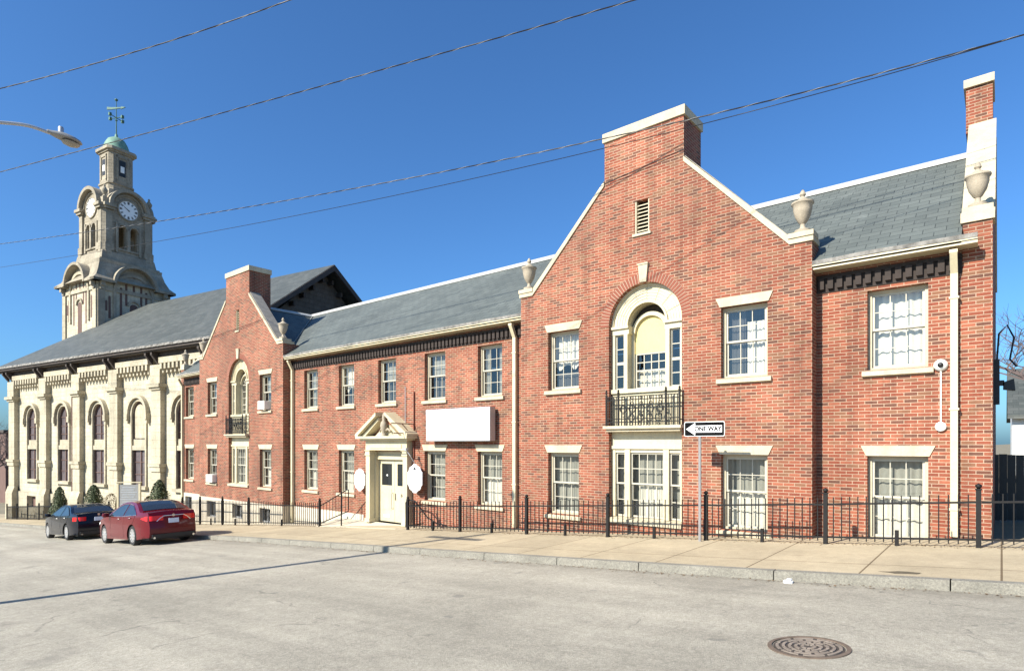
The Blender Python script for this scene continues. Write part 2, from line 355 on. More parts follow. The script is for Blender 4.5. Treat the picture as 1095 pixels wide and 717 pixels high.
def glass():
    m = bpy.data.materials.new('window_glass'); m.use_nodes = True; t = m.node_tree; t.nodes.clear()
    tr = N(t, 'ShaderNodeBsdfTransparent'); tr.inputs[0].default_value = (.88,.88,.86,1)
    gl = N(t, 'ShaderNodeBsdfGlossy'); gl.inputs['Roughness'].default_value = .02; gl.inputs[0].default_value = (.9,.95,1,1)
    n = N(t, 'ShaderNodeTexNoise'); n.inputs['Scale'].default_value = 2.2; t.links.new(objco(t), n.inputs['Vector'])
    b_ = N(t, 'ShaderNodeBump'); b_.inputs['Strength'].default_value = .15; b_.inputs['Distance'].default_value = .02; t.links.new(n.outputs['Fac'], b_.inputs['Height']); t.links.new(b_.outputs[0], gl.inputs['Normal'])
    lw = N(t, 'ShaderNodeLayerWeight'); lw.inputs[0].default_value = .5; pw = N(t, 'ShaderNodeMath', operation='POWER'); pw.inputs[1].default_value = 3; t.links.new(lw.outputs['Facing'], pw.inputs[0])
    fr = N(t, 'ShaderNodeMath', operation='MULTIPLY_ADD'); fr.inputs[1].default_value = .45; fr.inputs[2].default_value = .075; t.links.new(pw.outputs[0], fr.inputs[0])
    mx = N(t, 'ShaderNodeMixShader'); o = N(t, 'ShaderNodeOutputMaterial')
    t.links.new(fr.outputs[0], mx.inputs[0]); t.links.new(tr.outputs[0], mx.inputs[1]); t.links.new(gl.outputs[0], mx.inputs[2]); t.links.new(mx.outputs[0], o.inputs[0])
    return m
M['glass'] = glass()
def darkglass(name, col, rough=.03):
    m, t, p = nodes(name); p.inputs['Base Color'].default_value = (*col,1); p.inputs['Roughness'].default_value = rough; p.inputs['IOR'].default_value = 1.6; return m
M['carglass'] = darkglass('car_glass', (.02,.026,.035)); M['doorglass'] = darkglass('door_glass', (.015,.018,.02), .08)
M['stained'] = plain('leaded_window', (.12,.10,.105), .25, .3, 2.2)
def curtain_mat(name, col, horiz=False):
    m, t, p = nodes(name); co = objco(t); wv = N(t, 'ShaderNodeTexWave'); wv.bands_direction = 'Z' if horiz else 'X'
    wv.inputs['Scale'].default_value = 9 if horiz else 3; wv.inputs['Distortion'].default_value = .3 if horiz else 3; t.links.new(co, wv.inputs['Vector'])
    c = mixc(t, wv.outputs['Fac'], [q*.82 for q in col], col); t.links.new(c, p.inputs['Base Color']); p.inputs['Roughness'].default_value = .9; return m
M['curtain'] = curtain_mat('white_curtain', (.64,.62,.54)); M['blind'] = curtain_mat('white_blind', (.5,.5,.45), True)
M['shade'] = curtain_mat('cream_lace', (.27,.27,.235)); M['greycurtain'] = curtain_mat('dim_curtain', (.07,.07,.07))
def paint(name, col, flake=.0):
    m, t, p = nodes(name); p.inputs['Base Color'].default_value = (*col,1); p.inputs['Roughness'].default_value = .22
    p.inputs['Coat Weight'].default_value = .5; p.inputs['Coat IOR'].default_value = 1.35; p.inputs['Specular IOR Level'].default_value = .3; p.inputs['Coat Roughness'].default_value = .04; p.inputs['Metallic'].default_value = flake; return m
M['redpaint'] = paint('deep_red_paint', (.105,.002,.007), 0); M['blackpaint'] = paint('dark_blue_black_paint', (.004,.005,.011), 0); M['whitepaint'] = paint('white_car_paint', (.75,.76,.78))
def leaf_mat(name, a, b_):
    m, t, p = nodes(name); oi = N(t, 'ShaderNodeNewGeometry'); c = mixc(t, oi.outputs['Random Per Island'], a, b_)
    t.links.new(c, p.inputs['Base Color']); p.inputs['Roughness'].default_value = .7; return m
M['yew'] = leaf_mat('evergreen_needles', (.022,.040,.012), (.07,.085,.03)); M['shrub'] = leaf_mat('brown_shrub_leaves', (.10,.065,.035), (.16,.12,.05))

# ================================================================== THE SETTING
def xs_range(a, b_, step):
    n = max(1, int(round((b_-a)/step))); return [a + (b_-a)*i/n for i in range(n+1)]
def strip(name, mat, x0, x1, ys, off, step=.8, kind='structure', crown=None):
    xs = xs_range(x0, x1, step); mb = MB(); vs = []; fs = []
    for x in xs:
        for y in ys: vs.append((x, y, g(x) + off + (crown(y) if crown else 0)))
    k = len(ys)
    for i in range(len(xs)-1):
        for j in range(k-1): fs.append((i*k+j, (i+1)*k+j, (i+1)*k+j+1, i*k+j+1))
    mb.add(vs, fs); o = mb.build(name, mat, recalc=False, kind=kind); return o
XS = [-1500, -800, -400, -300, -200, -150, -120] + xs_range(-100, 20, 1.5) + [30, 60, 100, 200, 400, 1500]
vs = []; fs = []; YS = [-1500, -300, -100, -40, -2, 9.4, 13, 40, 100, 300, 1500]
for x in XS:
    for y in YS: vs.append((x, y, g(x) - .16 - (.05 if -40 < y < 10 else 0)))
k = len(YS)
for i in range(len(XS)-1):
    for j in range(k-1): fs.append((i*k+j, (i+1)*k+j, (i+1)*k+j+1, i*k+j+1))
MB().add(vs, fs).build('ground', M['soil'], recalc=False, kind='structure')
strip('road', M['asphalt'], -200, 60, [-6, -2, 1, 4, 7, KERB], ROAD)
strip('pavement', M['paving'], -80, 30, [KERB + .16, 10.5, 13.5], 0)
# granite kerb stones: one run of stones with open joints
mb = MB(); x = -80
while x < 25:
    L = random.uniform(1.4, 2.4); a, b_ = x + .008, x + L - .008; nseg = 3
    for i in range(nseg):
        p, q = a + (b_-a)*i/nseg, a + (b_-a)*(i+1)/nseg
        jy = 0
        mb.hexa([(p,KERB-.005,g(p)-.3),(q,KERB-.005,g(q)-.3),(q,KERB+.155,g(q)-.3),(p,KERB+.155,g(p)-.3),
                 (p,KERB+.015,g(p)+.004),(q,KERB+.015,g(q)+.004),(q,KERB+.155,g(q)+.006),(p,KERB+.155,g(p)+.006)])
    x += L
mb.build('kerb', M['granite'], kind='structure')
# landing in front of the door, level with the threshold
LZ = -2.80
mb = MB(); mb.hexa([(-19.5,12.33,g(-19.5)-.1),(-15.0,12.33,g(-15.0)-.1),(-15.0,13.38,-3.1),(-19.5,13.38,-3.1),
                    (-19.5,12.33,g(-19.5)+.02),(-15.0,12.33,g(-15.0)+.01),(-15.0,13.38,LZ+.02),(-19.5,13.38,LZ-.02)])
mb.build('landing', M['landing'], kind='structure')
mb = MB(); xs = xs_range(-34, -19.5, 1.5)
# a bed of light concrete behind the left fence
strip('forecourt', M['landing'], -34, -19.5, [12.45, 13.5], .006)

# ================================================================== BRICK BUILDING
YG, YW = 13.0, 13.4                  # gable fronts and set-back wings
XL, XR = -34.05, -.12                # ends
BB = thing('brick_building', 'long red brick building with slate roof, two chimney gables and cream trim', 'building', (-16.8, 13.4, -2.9))
GAB = [dict(c=-26.95, h=3.95, ch=1.10, knee=4.22, top=7.93, wins=(-29.5,-24.43), bay=-26.85),
       dict(c=-6.655, h=3.725, ch=1.04, knee=4.12, top=7.74, wins=(-8.95,-4.27), bay=-6.615)]
W2 = (1.43, 2.98); W1 = (-1.87, -.24); HW = .49
def rect(x0, x1, z0, z1): return [(x0,z0),(x1,z0),(x1,z1),(x0,z1)]
def arc(cx, cz, r, a0, a1, n=20): return [(cx + r*math.cos(R(a0+(a1-a0)*i/n)), cz + r*math.sin(R(a0+(a1-a0)*i/n))) for i in range(n+1)]

def window(x, z0, z1, Y, curt='curtain', hw=HW, lintel=True, dark_head=False):
    x0, x1 = x-hw, x+hw
    wo = MB()
    for (a,b_,c,d) in ((x0,x0+.06,z0,z1),(x1-.06,x1,z0,z1),(x0+.06,x1-.06,z1-.06,z1),(x0+.06,x1-.06,z0,z0+.05)): wo.box(a,b_,Y+.13,Y+.26,c,d)
    wo = wo.build('window', M['cream'], BB)
    s = MB(); zm = (z0+z1)/2; a, b_ = x0+.06, x1-.06
    for (q0,q1,yy) in ((zm,z1-.06,Y+.16),(z0+.05,zm+.03,Y+.195)):
        t_ = .042
        s.box(a,a+t_,yy,yy+.035,q0,q1); s.box(b_-t_,b_,yy,yy+.035,q0,q1); s.box(a+t_,b_-t_,yy,yy+.035,q1-t_,q1); s.box(a+t_,b_-t_,yy,yy+.035,q0,q0+t_)
        for k in (1,2):
            xx = a+t_+(b_-a-2*t_)*k/3; s.box(xx-.008,xx+.008,yy+.006,yy+.028,q0+t_,q1-t_)
        zz = (q0+q1)/2; s.box(a+t_,b_-t_,yy+.008,yy+.026,zz-.008,zz+.008)
    s.build('sash', M['sashwhite'], wo)
    p = MB()
    p.quad((a+.03,Y+.18,zm+.03),(b_-.03,Y+.18,zm+.03),(b_-.03,Y+.18,z1-.09),(a+.03,Y+.18,z1-.09))
    p.quad((a+.03,Y+.212,z0+.08),(b_-.03,Y+.212,z0+.08),(b_-.03,Y+.212,zm),(a+.03,Y+.212,zm))
    p.build('pane', M['glass'], wo, recalc=False)
    def cloth(cx0, cx1, cz0, cz1, mat, amp=.02, name='curtain', scal=0):
        c = MB(); n = 26; vs = []; ph = random.random()*6
        for i in range(n+1):
            xx = cx0+(cx1-cx0)*i/n; yy = Y+.32+amp*math.sin(i*1.5+ph)+amp*.5*math.sin(i*.6)
            zb = cz0 + (scal*abs(math.sin(math.pi*(xx-cx0)/(cx1-cx0)*2+ph)) if scal else 0)
            vs += [(xx,yy,zb),(xx,yy,cz1)]
        c.add(vs, [(2*i,2*i+2,2*i+3,2*i+1) for i in range(n)]); c.build(name, M[mat], wo, recalc=False, smooth=80)
    A, B_ = x0+.02, x1-.02
    if curt == 'curtain': cloth(A,B_,z0+.02,z1,'curtain')
    elif curt == 'upper': cloth(A,B_,zm-.25,z1,'curtain',scal=.16); cloth(A,B_,z0,zm-.3,'greycurtain')
    elif curt == 'lower': cloth(A,B_,z0,zm+.0,'curtain'); cloth(A,B_,zm,z1,'shade')
    elif curt == 'blind': cloth(A,B_,z0,z1,'blind',.0,'blind')
    elif curt == 'halfblind': cloth(A,B_,zm,z1,'shade',.0,'blind'); cloth(A,B_,z0,zm,'greycurtain')
    elif curt == 'drapes': cloth(A,A+.26,z0,z1,'curtain',.035); cloth(B_-.34,B_,z0,z1,'curtain',.035); 
    elif curt == 'shade': cloth(A,B_,z0,z1,'shade',.015)
    elif curt == 'right': cloth(x-.02,B_,z0,zm+.45,'curtain',.015); cloth(A,x-.05,z0,z1,'greycurtain',.01)  # white cloth on the right half mimics a bright reflection in the pane
    si = MB(); si.prism_x([(Y-.07,z0-.115),(Y-.07,z0-.035),(Y-.055,z0-.025),(Y+.24,z0+.0),(Y+.24,z0-.13),(Y-.04,z0-.13)], x0-.085, x1+.085)
    si.build('sill', M['creamstone'], wo)
    if lintel:
        li = MB(); li.prism_y([(x0-.02,z1+.004),(x1+.02,z1+.004),(x1+.11,z1+.20),(x0-.11,z1+.20)], Y-.022, Y+.1)
        li.build('lintel', M['creamstone'], wo)
    if dark_head:
        MB().box(x0-.14,x1+.02,Y-.07,Y+.05,z1-.10,z1-.0).build('shutter_box', M['darkwood'], wo)
    return wo
# wing walls
wingW2 = [(-33.03,'shade'), (-21.57,'shade'), (-19.16,'upper'), (-16.75,'halfblind'), (-14.3,'halfblind'), (-11.9,'drapes'), (-1.54,'curtain')]
wingW1 = [(-33.03,'lower'), (-21.57,'lower'), (-19.16,'lower'), (-14.3,'shade'), (-11.9,'lower'), (-1.54,'lower')]
DX0, DX1, DZ1 = -17.45, -15.61, -.26
FZ = -2.6
def wing(x0, x1, zbot, door=False):
    hs = [rect(x-HW, x+HW, *W2) for x,_ in wingW2 if x0 < x < x1] + [rect(x-HW, x+HW, *W1) for x,_ in wingW1 if x0 < x < x1]
    if door: outer = [(x0,zbot),(DX0,zbot),(DX0,DZ1),(DX1,DZ1),(DX1,zbot),(x1,zbot),(x1,3.5),(x0,3.5)]
    else: outer = rect(x0, x1, zbot, 3.5)
    MB().wall(outer, hs, YW, YW+.3).build('front_wall', M['brick'], BB)
wing(XL+.421, GAB[0]['c']-GAB[0]['h'], FZ)
wing(GAB[0]['c']+GAB[0]['h'], GAB[1]['c']-GAB[1]['h'], -3.6, True)
wing(GAB[1]['c']+GAB[1]['h'], XR-.421, -2.3)
for x, c in wingW2: window(x, *W2, YW, c, lintel=False)
for x, c in wingW1: window(x, *W1, YW, c)
# gable walls
def cdt_gable(G):
    c, h, ch, kn, top = G['c'], G['h'], G['ch'], G['knee'], G['top']
    bz = FZ if c < -20 else -2.9
    ck = 6.45 if c > -20 else 6.6
    outer = [(c-h,bz),(c+h,bz),(c+h,kn-.06),(c+h-.42,kn-.06),(c+ch,ck),(c+ch,top-.22),(c-ch,top-.22),(c-ch,ck),(c-h+.42,kn-.06),(c-h,kn-.06)]
    b0 = G['bay']
    bay_hole = [(b0-.955,-1.97),(b0+.955,-1.97)] + arc(b0, 2.9, .955, 0, 180, 24)
    holes = [bay_hole]
    for x in G['wins']: holes += [rect(x-HW,x+HW,*W2), rect(x-HW,x+HW,*W1)]
    vz0, vz1, vw = (5.05,5.85,.19) if c > -20 else (5.15,6.1,.14)
    vx = c - .01 if c > -20 else c+.02
    holes.append(rect(vx-vw, vx+vw, vz0, vz1))
    MB().wall(outer, holes, YG, YG+.36).build('gable_wall', M['brick'], BB)
    # chimney, deeper than the gable wall
    m = MB(); m.box(c-ch,c+ch,YG+.362,YG+1.0,4.3,top-.22); m.build('chimney', M['brick'], BB)
    MB().box(c-ch-.04,c+ch+.04,YG-.04,YG+1.04,top-.218,top).build('chimney_cap', M['creamstone'], BB)
    # coping along the rakes and kneelers
    for sgn in (-1,1):
        k = MB(); t_ = .085
        P = [(h+.03,kn-.058),(h+.03,kn+.05),(h-.36,kn+.05),(ch+.0,ck+t_*1.35),(ch+.0,ck),(h-.42,kn-.058)]
        k.prism_y([(c+sgn*x,z) for x,z in P], YG-.035, YG+.5); k.build('coping', [M['creamstone']], BB)
        k = MB(); k.prism_y([(c+sgn*(h-.40),kn+.08),(c+sgn*(ch+.003),ck+t_*1.35+.02),(c+sgn*(ch+.003),ck+t_*1.35+.045),(c+sgn*(h-.40),kn+.105)], YG+.03, YG+.5)
        k.build('coping_flashing', M['coping_top'], BB)
        # urn on its pedestal
        ux = c+sgn*(h-.2); urn(ux, YG+.12, kn+.05)
    # returns of the gable into the wing
    for sgn in (-1,1):
        x = c+sgn*h; MB().box(min(x,x-sgn*.3),max(x,x-sgn*.3),YG+.361,YW+.6,bz,kn-.06).build('return_wall', M['brick'], BB)
    # vent
    v = MB(); v.box(vx-vw,vx-vw+.035,YG+.02,YG+.16,vz0,vz1); v.box(vx+vw-.035,vx+vw,YG+.02,YG+.16,vz0,vz1)
    n = 8
    for i in range(n):
        z = vz0+.05+(vz1-vz0-.1)*(i+.5)/n; v.hexa([(vx-vw+.035,YG+.05,z-.03),(vx+vw-.035,YG+.05,z-.03),(vx+vw-.035,YG+.14,z+.02),(vx-vw+.035,YG+.14,z+.02),
            (vx-vw+.035,YG+.05,z-.012),(vx+vw-.035,YG+.05,z-.012),(vx+vw-.035,YG+.14,z+.038),(vx-vw+.035,YG+.14,z+.038)])
    vo = v.build('vent', M['cream'], BB)
    MB().box(vx-vw,vx+vw,YG+.2,YG+.22,vz0,vz1).build('vent_back', M['dark'], vo)
    MB().box(vx-vw-.05,vx+vw+.05,YG-.04,YG+.12,vz0-.06,vz0-.002).build('sill', M['creamstone'], vo)
    # brick arch of radial headers, keystone
    for half in (0,1):
        ar = MB(); n = 44; ar.ring(b0, 2.9, .956, 1.188, YG-.003, YG+.02, 0.2+96*half, 83.8+96*half, 22)
        ar.build('brick_arch', M['archmortar'], BB, label='soldier brick arch over the balcony window')
        ab = MB()
        for i in range(n):
            a0, a1 = 180*i/n+.45, 180*(i+1)/n-.45
            if (half == 0 and (a0+a1)/2 < 84) or (half == 1 and (a0+a1)/2 > 96): ab.ring(b0, 2.9, .958, 1.186, YG-.008, YG+.02, a0, a1, 1)
        ab.build('arch_bricks', M['archbrick'], BB.children[-1] if False else _last('brick_arch'))
    MB().prism_y([(b0-.085,3.86),(b0+.085,3.86),(b0+.125,4.27),(b0-.125,4.27)], YG-.06, YG+.1).build('keystone', M['creamstone'], BB)
    MB().prism_y([(b0-.135,4.272),(b0+.135,4.272),(b0+.135,4.31),(b0-.135,4.31)], YG-.075, YG+.05).build('keystone_cap', M['creamstone'], BB)
M['archmortar'] = plain('arch_mortar', (.38,.28,.2), .9, .1, 4)
def _last(n): return [o for o in bpy.data.objects if o.name.split('.')[0] == n][-1]
M['archbrick'] = plain('arch_brick', (.21,.060,.034), .85, .12, 7, bmp=.004)

URN = [(.19,0),(.19,.07),(.10,.09),(.06,.14),(.055,.20),(.10,.24),(.175,.36),(.215,.5),(.225,.60),(.26,.63),(.26,.665),(.17,.69),(.13,.72),(.07,.76),(.045,.79),(.075,.83),(.06,.88),(.03,.93),(.0,.95)]
def urn(x, y, z, par=None, s=1.0):
    m = MB(); m.lathe([(r*.82*s,h*.95*s) for r,h in URN], x, y, z+.1*s, 18); u = m.build('urn', M['urn'], par or BB, smooth=40)
    MB().box(x-.24*s,x+.24*s,y-.18*s,y+.24*s,z,z+.10*s-.001).build('pedestal', M['creamstone'], u)

def bay(b0, fan):
    Y = YG + .14; r = .953
    # --- lower storey: panel and triple window
    f_ = MB()
    f_.box(b0-r,b0+r,Y,Y+.12,-.09,.29)                     # panel below the balcony
    f_.box(b0-r,b0+r,Y-.04,Y+.1,-.13,-.05)
    f_.box(b0-r,b0-r+.1,Y,Y+.12,-1.81,-.13); f_.box(b0+r-.1,b0+r,Y,Y+.12,-1.81,-.13)
    for sx in (-1,1): f_.box(min(b0+sx*.44,b0+sx*.58),max(b0+sx*.44,b0+sx*.58),Y-.02,Y+.12,-1.81,-.13)
    f_.box(b0-r+.1,b0+r-.1,Y+.01,Y+.12,-.22,-.13)
    o = f_.build('bay_frame', M['creampaint'], BB, label='cream timber frame of the tall bay below the balcony')
    tri = MB(); pn = MB(); zb, zt, zm = -1.80, -.22, -1.0
    for (a,b_) in ((b0-r+.1,b0-.58),(b0-.44,b0+.44),(b0+.58,b0+r-.1)):
        for (q0,q1,yy) in ((zm,zt,Y+.05),(zb,zm+.03,Y+.08)):
            t_ = .04
            tri.box(a,a+t_,yy,yy+.03,q0,q1); tri.box(b_-t_,b_,yy,yy+.03,q0,q1); tri.box(a+t_,b_-t_,yy,yy+.03,q1-t_,q1); tri.box(a+t_,b_-t_,yy,yy+.03,q0,q0+t_)
            tri.box(a+t_,b_-t_,yy+.006,yy+.024,(q0+q1)/2-.01,(q0+q1)/2+.01)
            if b_-a > .5:
                for k in (1,2,3): xx = a+(b_-a)*k/4; tri.box(xx-.01,xx+.01,yy+.004,yy+.026,q0+t_,q1-t_)
            pn.quad((a+.02,yy+.015,q0+.02),(b_-.02,yy+.015,q0+.02),(b_-.02,yy+.015,q1-.02),(a+.02,yy+.015,q1-.02))
    tri.build('sash', M['sashwhite'], o); pn.build('pane', M['glass'], o, recalc=False)
    c = MB(); n = 24; vs = []
    for i in range(n+1):
        xx = b0-.27+.71*i/n; vs += [(xx,Y+.2+.015*math.sin(i*1.6),zb),(xx,Y+.2+.015*math.sin(i*1.6),-1.06)]
    c.add(vs,[(2*i,2*i+2,2*i+3,2*i+1) for i in range(n)]); c.build('curtain', M['curtain'] if not fan else M['shade'], o, recalc=False)
    c = MB(); vs = []
    for i in range(n+1): xx = b0-.86+1.72*i/n; vs += [(xx,Y+.26+.012*math.sin(i*1.9),-1.9),(xx,Y+.26+.012*math.sin(i*1.9),-.2)]
    c.add(vs,[(2*i,2*i+2,2*i+3,2*i+1) for i in range(n)]); c.build('curtain', M['shade'], o, recalc=False)
    MB().prism_x([(YG-.06,-1.95),(YG-.06,-1.85),(Y+.1,-1.81),(Y+.1,-1.965)], b0-r-.06 if False else b0-r, b0+r).build('sill', M['creamstone'], o)
    # --- balcony ledge and railing
    l = MB(); l.box(b0-r-.06,b0+r+.06,YG-.2,YG+.12,.36,.43); l.box(b0-r-.01,b0+r+.01,YG-.13,YG+.12,.292,.36); l.build('balcony_ledge', M['creamstone'], BB)
    ra = MB(); yr = YG-.12
    for z in (.52,.60,1.06,1.14): ra.box(b0-r,b0+r,yr-.012,yr+.012,z-.011,z+.011)
    for i in range(25):
        xx = b0-r+.05+(2*r-.1)*i/24; ra.box(xx-.009,xx+.009,yr-.009,yr+.009,.44,1.13)
    for sx in (-.953,-.62,.62,.953):
        ra.box(b0+sx-.02,b0+sx+.02,yr-.02,yr+.02,.43,1.2); ra.lathe([(.0,0),(.035,.03),(.02,.07),(.03,.09),(0,.13)], b0+sx, yr, 1.2, 8)
    for k in range(5):   # scrollwork circles
        xx = b0-.48+.24*k; ra.ring(xx,.83,.07,.095,yr-.02,yr-.005,0,360,14); ra.ring(xx,1.1,.025,.04,yr-.02,yr-.005,0,360,8)
        ra.ring(xx,.68,.03,.045,yr-.02,yr-.005,0,360,8); ra.ring(xx,.97,.03,.045,yr-.02,yr-.005,0,360,8)
    for sx in (-1,1): 
        for z in (.56,1.1): ra.box(b0+sx*.953-.011,b0+sx*.953+.011,yr,YG+.1,z-.011,z+.011)
    ra.build('balcony_railing', M['iron'], BB)
    # --- upper storey: panel, pilasters, entablature, arch
    u = MB()
    u.box(b0-r,b0+r,Y,Y+.12,.431,1.24)
    u.box(b0-r,b0+r,Y-.06,Y+.12,1.24,1.34)                 # sill line
    for sx in (-1,1):
        lo, hi = sorted((b0+sx*.953, b0+sx*.86)); u.box(lo,hi,Y,Y+.12,1.34,2.70)
        lo, hi = sorted((b0+sx*.60, b0+sx*.50)); u.box(lo,hi,Y-.03,Y+.2,1.34,2.70)
        lo, hi = sorted((b0+sx*.953, b0+sx*.47)); u.box(lo,hi,Y-.01,Y+.22,2.70,2.84); u.box(lo,hi,Y-.06,Y+.2,2.84,2.90)
    uo = u.build('bay_surround', M['creampaint'], BB, label='cream surround of the arched balcony window')
    ar = MB(); ar.ring(b0,2.9,.50,.953,Y+.02,Y+.30,0,180,30)
    for (q0,q1,d) in ((.50,.55,.05),(.60,.625,.012),(.67,.695,.012),(.74,.765,.012),(.81,.835,.012),(.90,.953,.04)): ar.ring(b0,2.9,q0,q1,Y+.02-d,Y+.05,0,180,30)
    for k in range(1,8):
        a = 22.5*k; ar.ring(b0,2.9,.56,.9,Y+.008,Y+.03,a-.5,a+.5,1)
    ar.build('arch_moulding', M['creampaint'], uo)
    inn = MB(); inn.ring(b0,2.72,.40,.50,Y+.2,Y+.34,0,180,24); inn.ring(b0,2.72,.40,.43,Y+.17,Y+.2,0,180,24)
    inn.box(b0-.5,b0-.43,Y+.2,Y+.34,1.34,2.72); inn.box(b0+.43,b0+.5,Y+.2,Y+.34,1.34,2.72)
    inn.build('inner_arch', M['creampaint'], uo)
    s = MB(); p = MB(); yy = Y+.26
    zt = 2.22 if not fan else 2.72
    s.box(b0-.43,b0-.39,yy,yy+.04,1.34,zt); s.box(b0+.39,b0+.43,yy,yy+.04,1.34,zt); s.box(b0-.39,b0+.39,yy,yy+.04,1.34,1.39); s.box(b0-.39,b0+.39,yy-.01,yy+.04,zt-.03,zt)
    s.box(b0-.39,b0+.39,yy-.005,yy+.04,1.78,1.815)
    for k in (1,2,3): xx = b0-.39+.78*k/4; s.box(xx-.011,xx+.011,yy+.004,yy+.03,1.39,zt-.03)
    for z in ((1.58,2.0) if not fan else (1.58,2.1,2.4)): s.box(b0-.39,b0+.39,yy+.006,yy+.028,z-.011,z+.011)
    p.quad((b0-.39,yy+.02,1.36),(b0+.39,yy+.02,1.36),(b0+.39,yy+.02,zt),(b0-.39,yy+.02,zt))
    if fan:
        for a in (30,60,90,120,150):
            c_, q = math.cos(R(a)), math.sin(R(a)); s.tube([(b0+.1*c_,yy+.015,2.72+.1*q),(b0+.41*c_,yy+.015,2.72+.41*q)], .013, 5)
        s.ring(b0,2.72,.09,.115,yy,yy+.03,0,180,12); s.ring(b0,2.72,.22,.24,yy,yy+.03,0,180,14); s.ring(b0,2.72,.37,.42,yy,yy+.03,0,180,18)
        p.prism_y([(x,z) for x,z in arc(b0,2.72,.4,0,180,16)], yy+.018, yy+.022)
    else:
        MB().prism_y([(b0-.43,2.22),(b0+.43,2.22)]+arc(b0,2.72,.43,0,180,24), yy-.012, yy+.006).build('board', M['yellowboard'], uo, label='yellow board filling the arch of the window')
    for sx in (-1,1):       # side lights
        a, b_ = sorted((b0+sx*.86,b0+sx*.60)); y2 = Y+.05
        for (q0,q1) in ((1.34,1.99),(1.99,2.70)):
            t_ = .035; s.box(a,a+t_,y2,y2+.03,q0,q1); s.box(b_-t_,b_,y2,y2+.03,q0,q1); s.box(a+t_,b_-t_,y2,y2+.03,q0,q0+t_); s.box(a+t_,b_-t_,y2,y2+.03,q1-t_,q1)
            s.box(a+t_,b_-t_,y2+.005,y2+.025,(q0+q1)/2-.011,(q0+q1)/2+.011)
        p.quad((a,y2+.015,1.36),(b_,y2+.015,1.36),(b_,y2+.015,2.68),(a,y2+.015,2.68))
    MB().box(b0-.5,b0+.5,Y+.345,Y+.36,2.2,3.42).build('shadow_backing', M['darkwood'], uo)  # dark brown plate standing in for shadow above the inner arch
    s.build('sash', M['sashwhite'], uo); p.build('pane', M['glass'], uo, recalc=False)
    c = MB(); vs = []
    for i in range(25):
        xx = b0-.42+.84*i/24; vs += [(xx,yy+.12+.015*math.sin(i*1.6),1.3),(xx,yy+.12+.015*math.sin(i*1.6),1.79 if not fan else 2.3)]
    c.add(vs,[(2*i,2*i+2,2*i+3,2*i+1) for i in range(24)]); c.build('curtain', M['curtain'], uo, recalc=False)

for G, fan, cur in zip(GAB, (True, False), ((('shade','halfblind'),('halfblind','lower')), (('upper','shade'),('right','lower')))):
    cdt_gable(G); bay(G['bay'], fan)
    for x, (cu, cl) in zip(G['wins'], cur): window(x, *W2, YG, cu); window(x, *W1, YG, cl)
# foundation below the left half, with basement windows
mb = MB()
bw = [(-33.1,.42),(-29.55,.45),(-26.9,.45),(-24.45,.45)]
for (x0,x1,yy,wd) in ((XL,GAB[0]['c']-GAB[0]['h'],YW-.03,[bw[0]]),(GAB[0]['c']-GAB[0]['h']-.03,GAB[0]['c']+GAB[0]['h']+.03,YG-.03,bw[1:]),(GAB[0]['c']+GAB[0]['h']+.031,DX0-.6,YW-.03,[])):
    f_ = MB().wall(rect(x0,x1,-4.8,FZ), [rect(x-w_,x+w_,-3.55 if x<-29 else -3.4,-2.78) for x,w_ in wd], yy, yy+.33).build('foundation', M['foundation'], BB)
for x, w_ in bw:
    Y = YW if x < -31 else YG; zb = -3.55 if x < -29 else -3.4
    o = MB().box(x-w_,x-w_+.05,Y+.12,Y+.17,zb,-2.78).box(x+w_-.05,x+w_,Y+.12,Y+.17,zb,-2.78).box(x-w_+.05,x+w_-.05,Y+.12,Y+.17,-2.84,-2.78).box(x-w_+.05,x+w_-.05,Y+.12,Y+.17,zb,zb+.06).box(x-.02,x+.02,Y+.13,Y+.16,zb+.06,-2.84)
    o = o.build('basement_window', M['grey'], BB)
    MB().quad((x-w_,Y+.15,zb),(x+w_,Y+.15,zb),(x+w_,Y+.15,-2.78),(x-w_,Y+.15,-2.78)).build('pane', M['glass'], o, recalc=False)
    MB().box(x-w_,x+w_,Y+.24,Y+.26,zb,-2.78).build('curtain', M['greycurtain'], o)
MB().box(GAB[0]['c']-GAB[0]['h'],GAB[0]['c']+GAB[0]['h'],YG-.05,YG+.1,FZ-.0,FZ+.0).v
# frieze of corbelled bricks, fascia, gutter and roofs
EZ = 3.45
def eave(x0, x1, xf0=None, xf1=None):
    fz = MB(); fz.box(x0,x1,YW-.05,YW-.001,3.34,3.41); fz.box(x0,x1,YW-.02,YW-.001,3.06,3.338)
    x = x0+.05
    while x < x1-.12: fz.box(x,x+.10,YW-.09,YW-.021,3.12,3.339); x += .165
    fz.build('frieze', M['shadedfrieze'], BB)
    a, b_ = (xf0 if xf0 is not None else x0), (xf1 if xf1 is not None else x1)
    fa = MB(); fa.box(a,b_,YW-.36,YW-.30,EZ+.03,EZ+.11); fa.box(a,b_,YW-.30,YW+.02,EZ+.03,EZ+.06); fa.box(a,b_,YW-.385,YW-.32,EZ+.09,EZ+.125); fa.build('fascia', M['creampaint'], BB)
    gu = MB(); n = int((b_-a)/.35); vs = []; fs = []
    for i in range(n+1):
        xx = a+(b_-a)*i/n; dz = random.uniform(-.012,.012)
        vs += [(xx,YW-.395,EZ+.126+dz),(xx,YW-.405+dz*.5,EZ+.20+dz),(xx,YW-.35,EZ+.21),(xx,YW-.31,EZ+.16),(xx,YW-.22,EZ+.128)]
    for i in range(n):
        for j in range(4): fs.append((5*i+j,5*i+j+1,5*i+j+6,5*i+j+5))
        fs.append((5*i+4,5*i,5*i+5,5*i+9))
    fs += [(0,1,2,3,4),(5*n,5*n+1,5*n+2,5*n+3,5*n+4)]
    gu.add(vs,fs); gu.build('gutter', M['gutter'], BB)
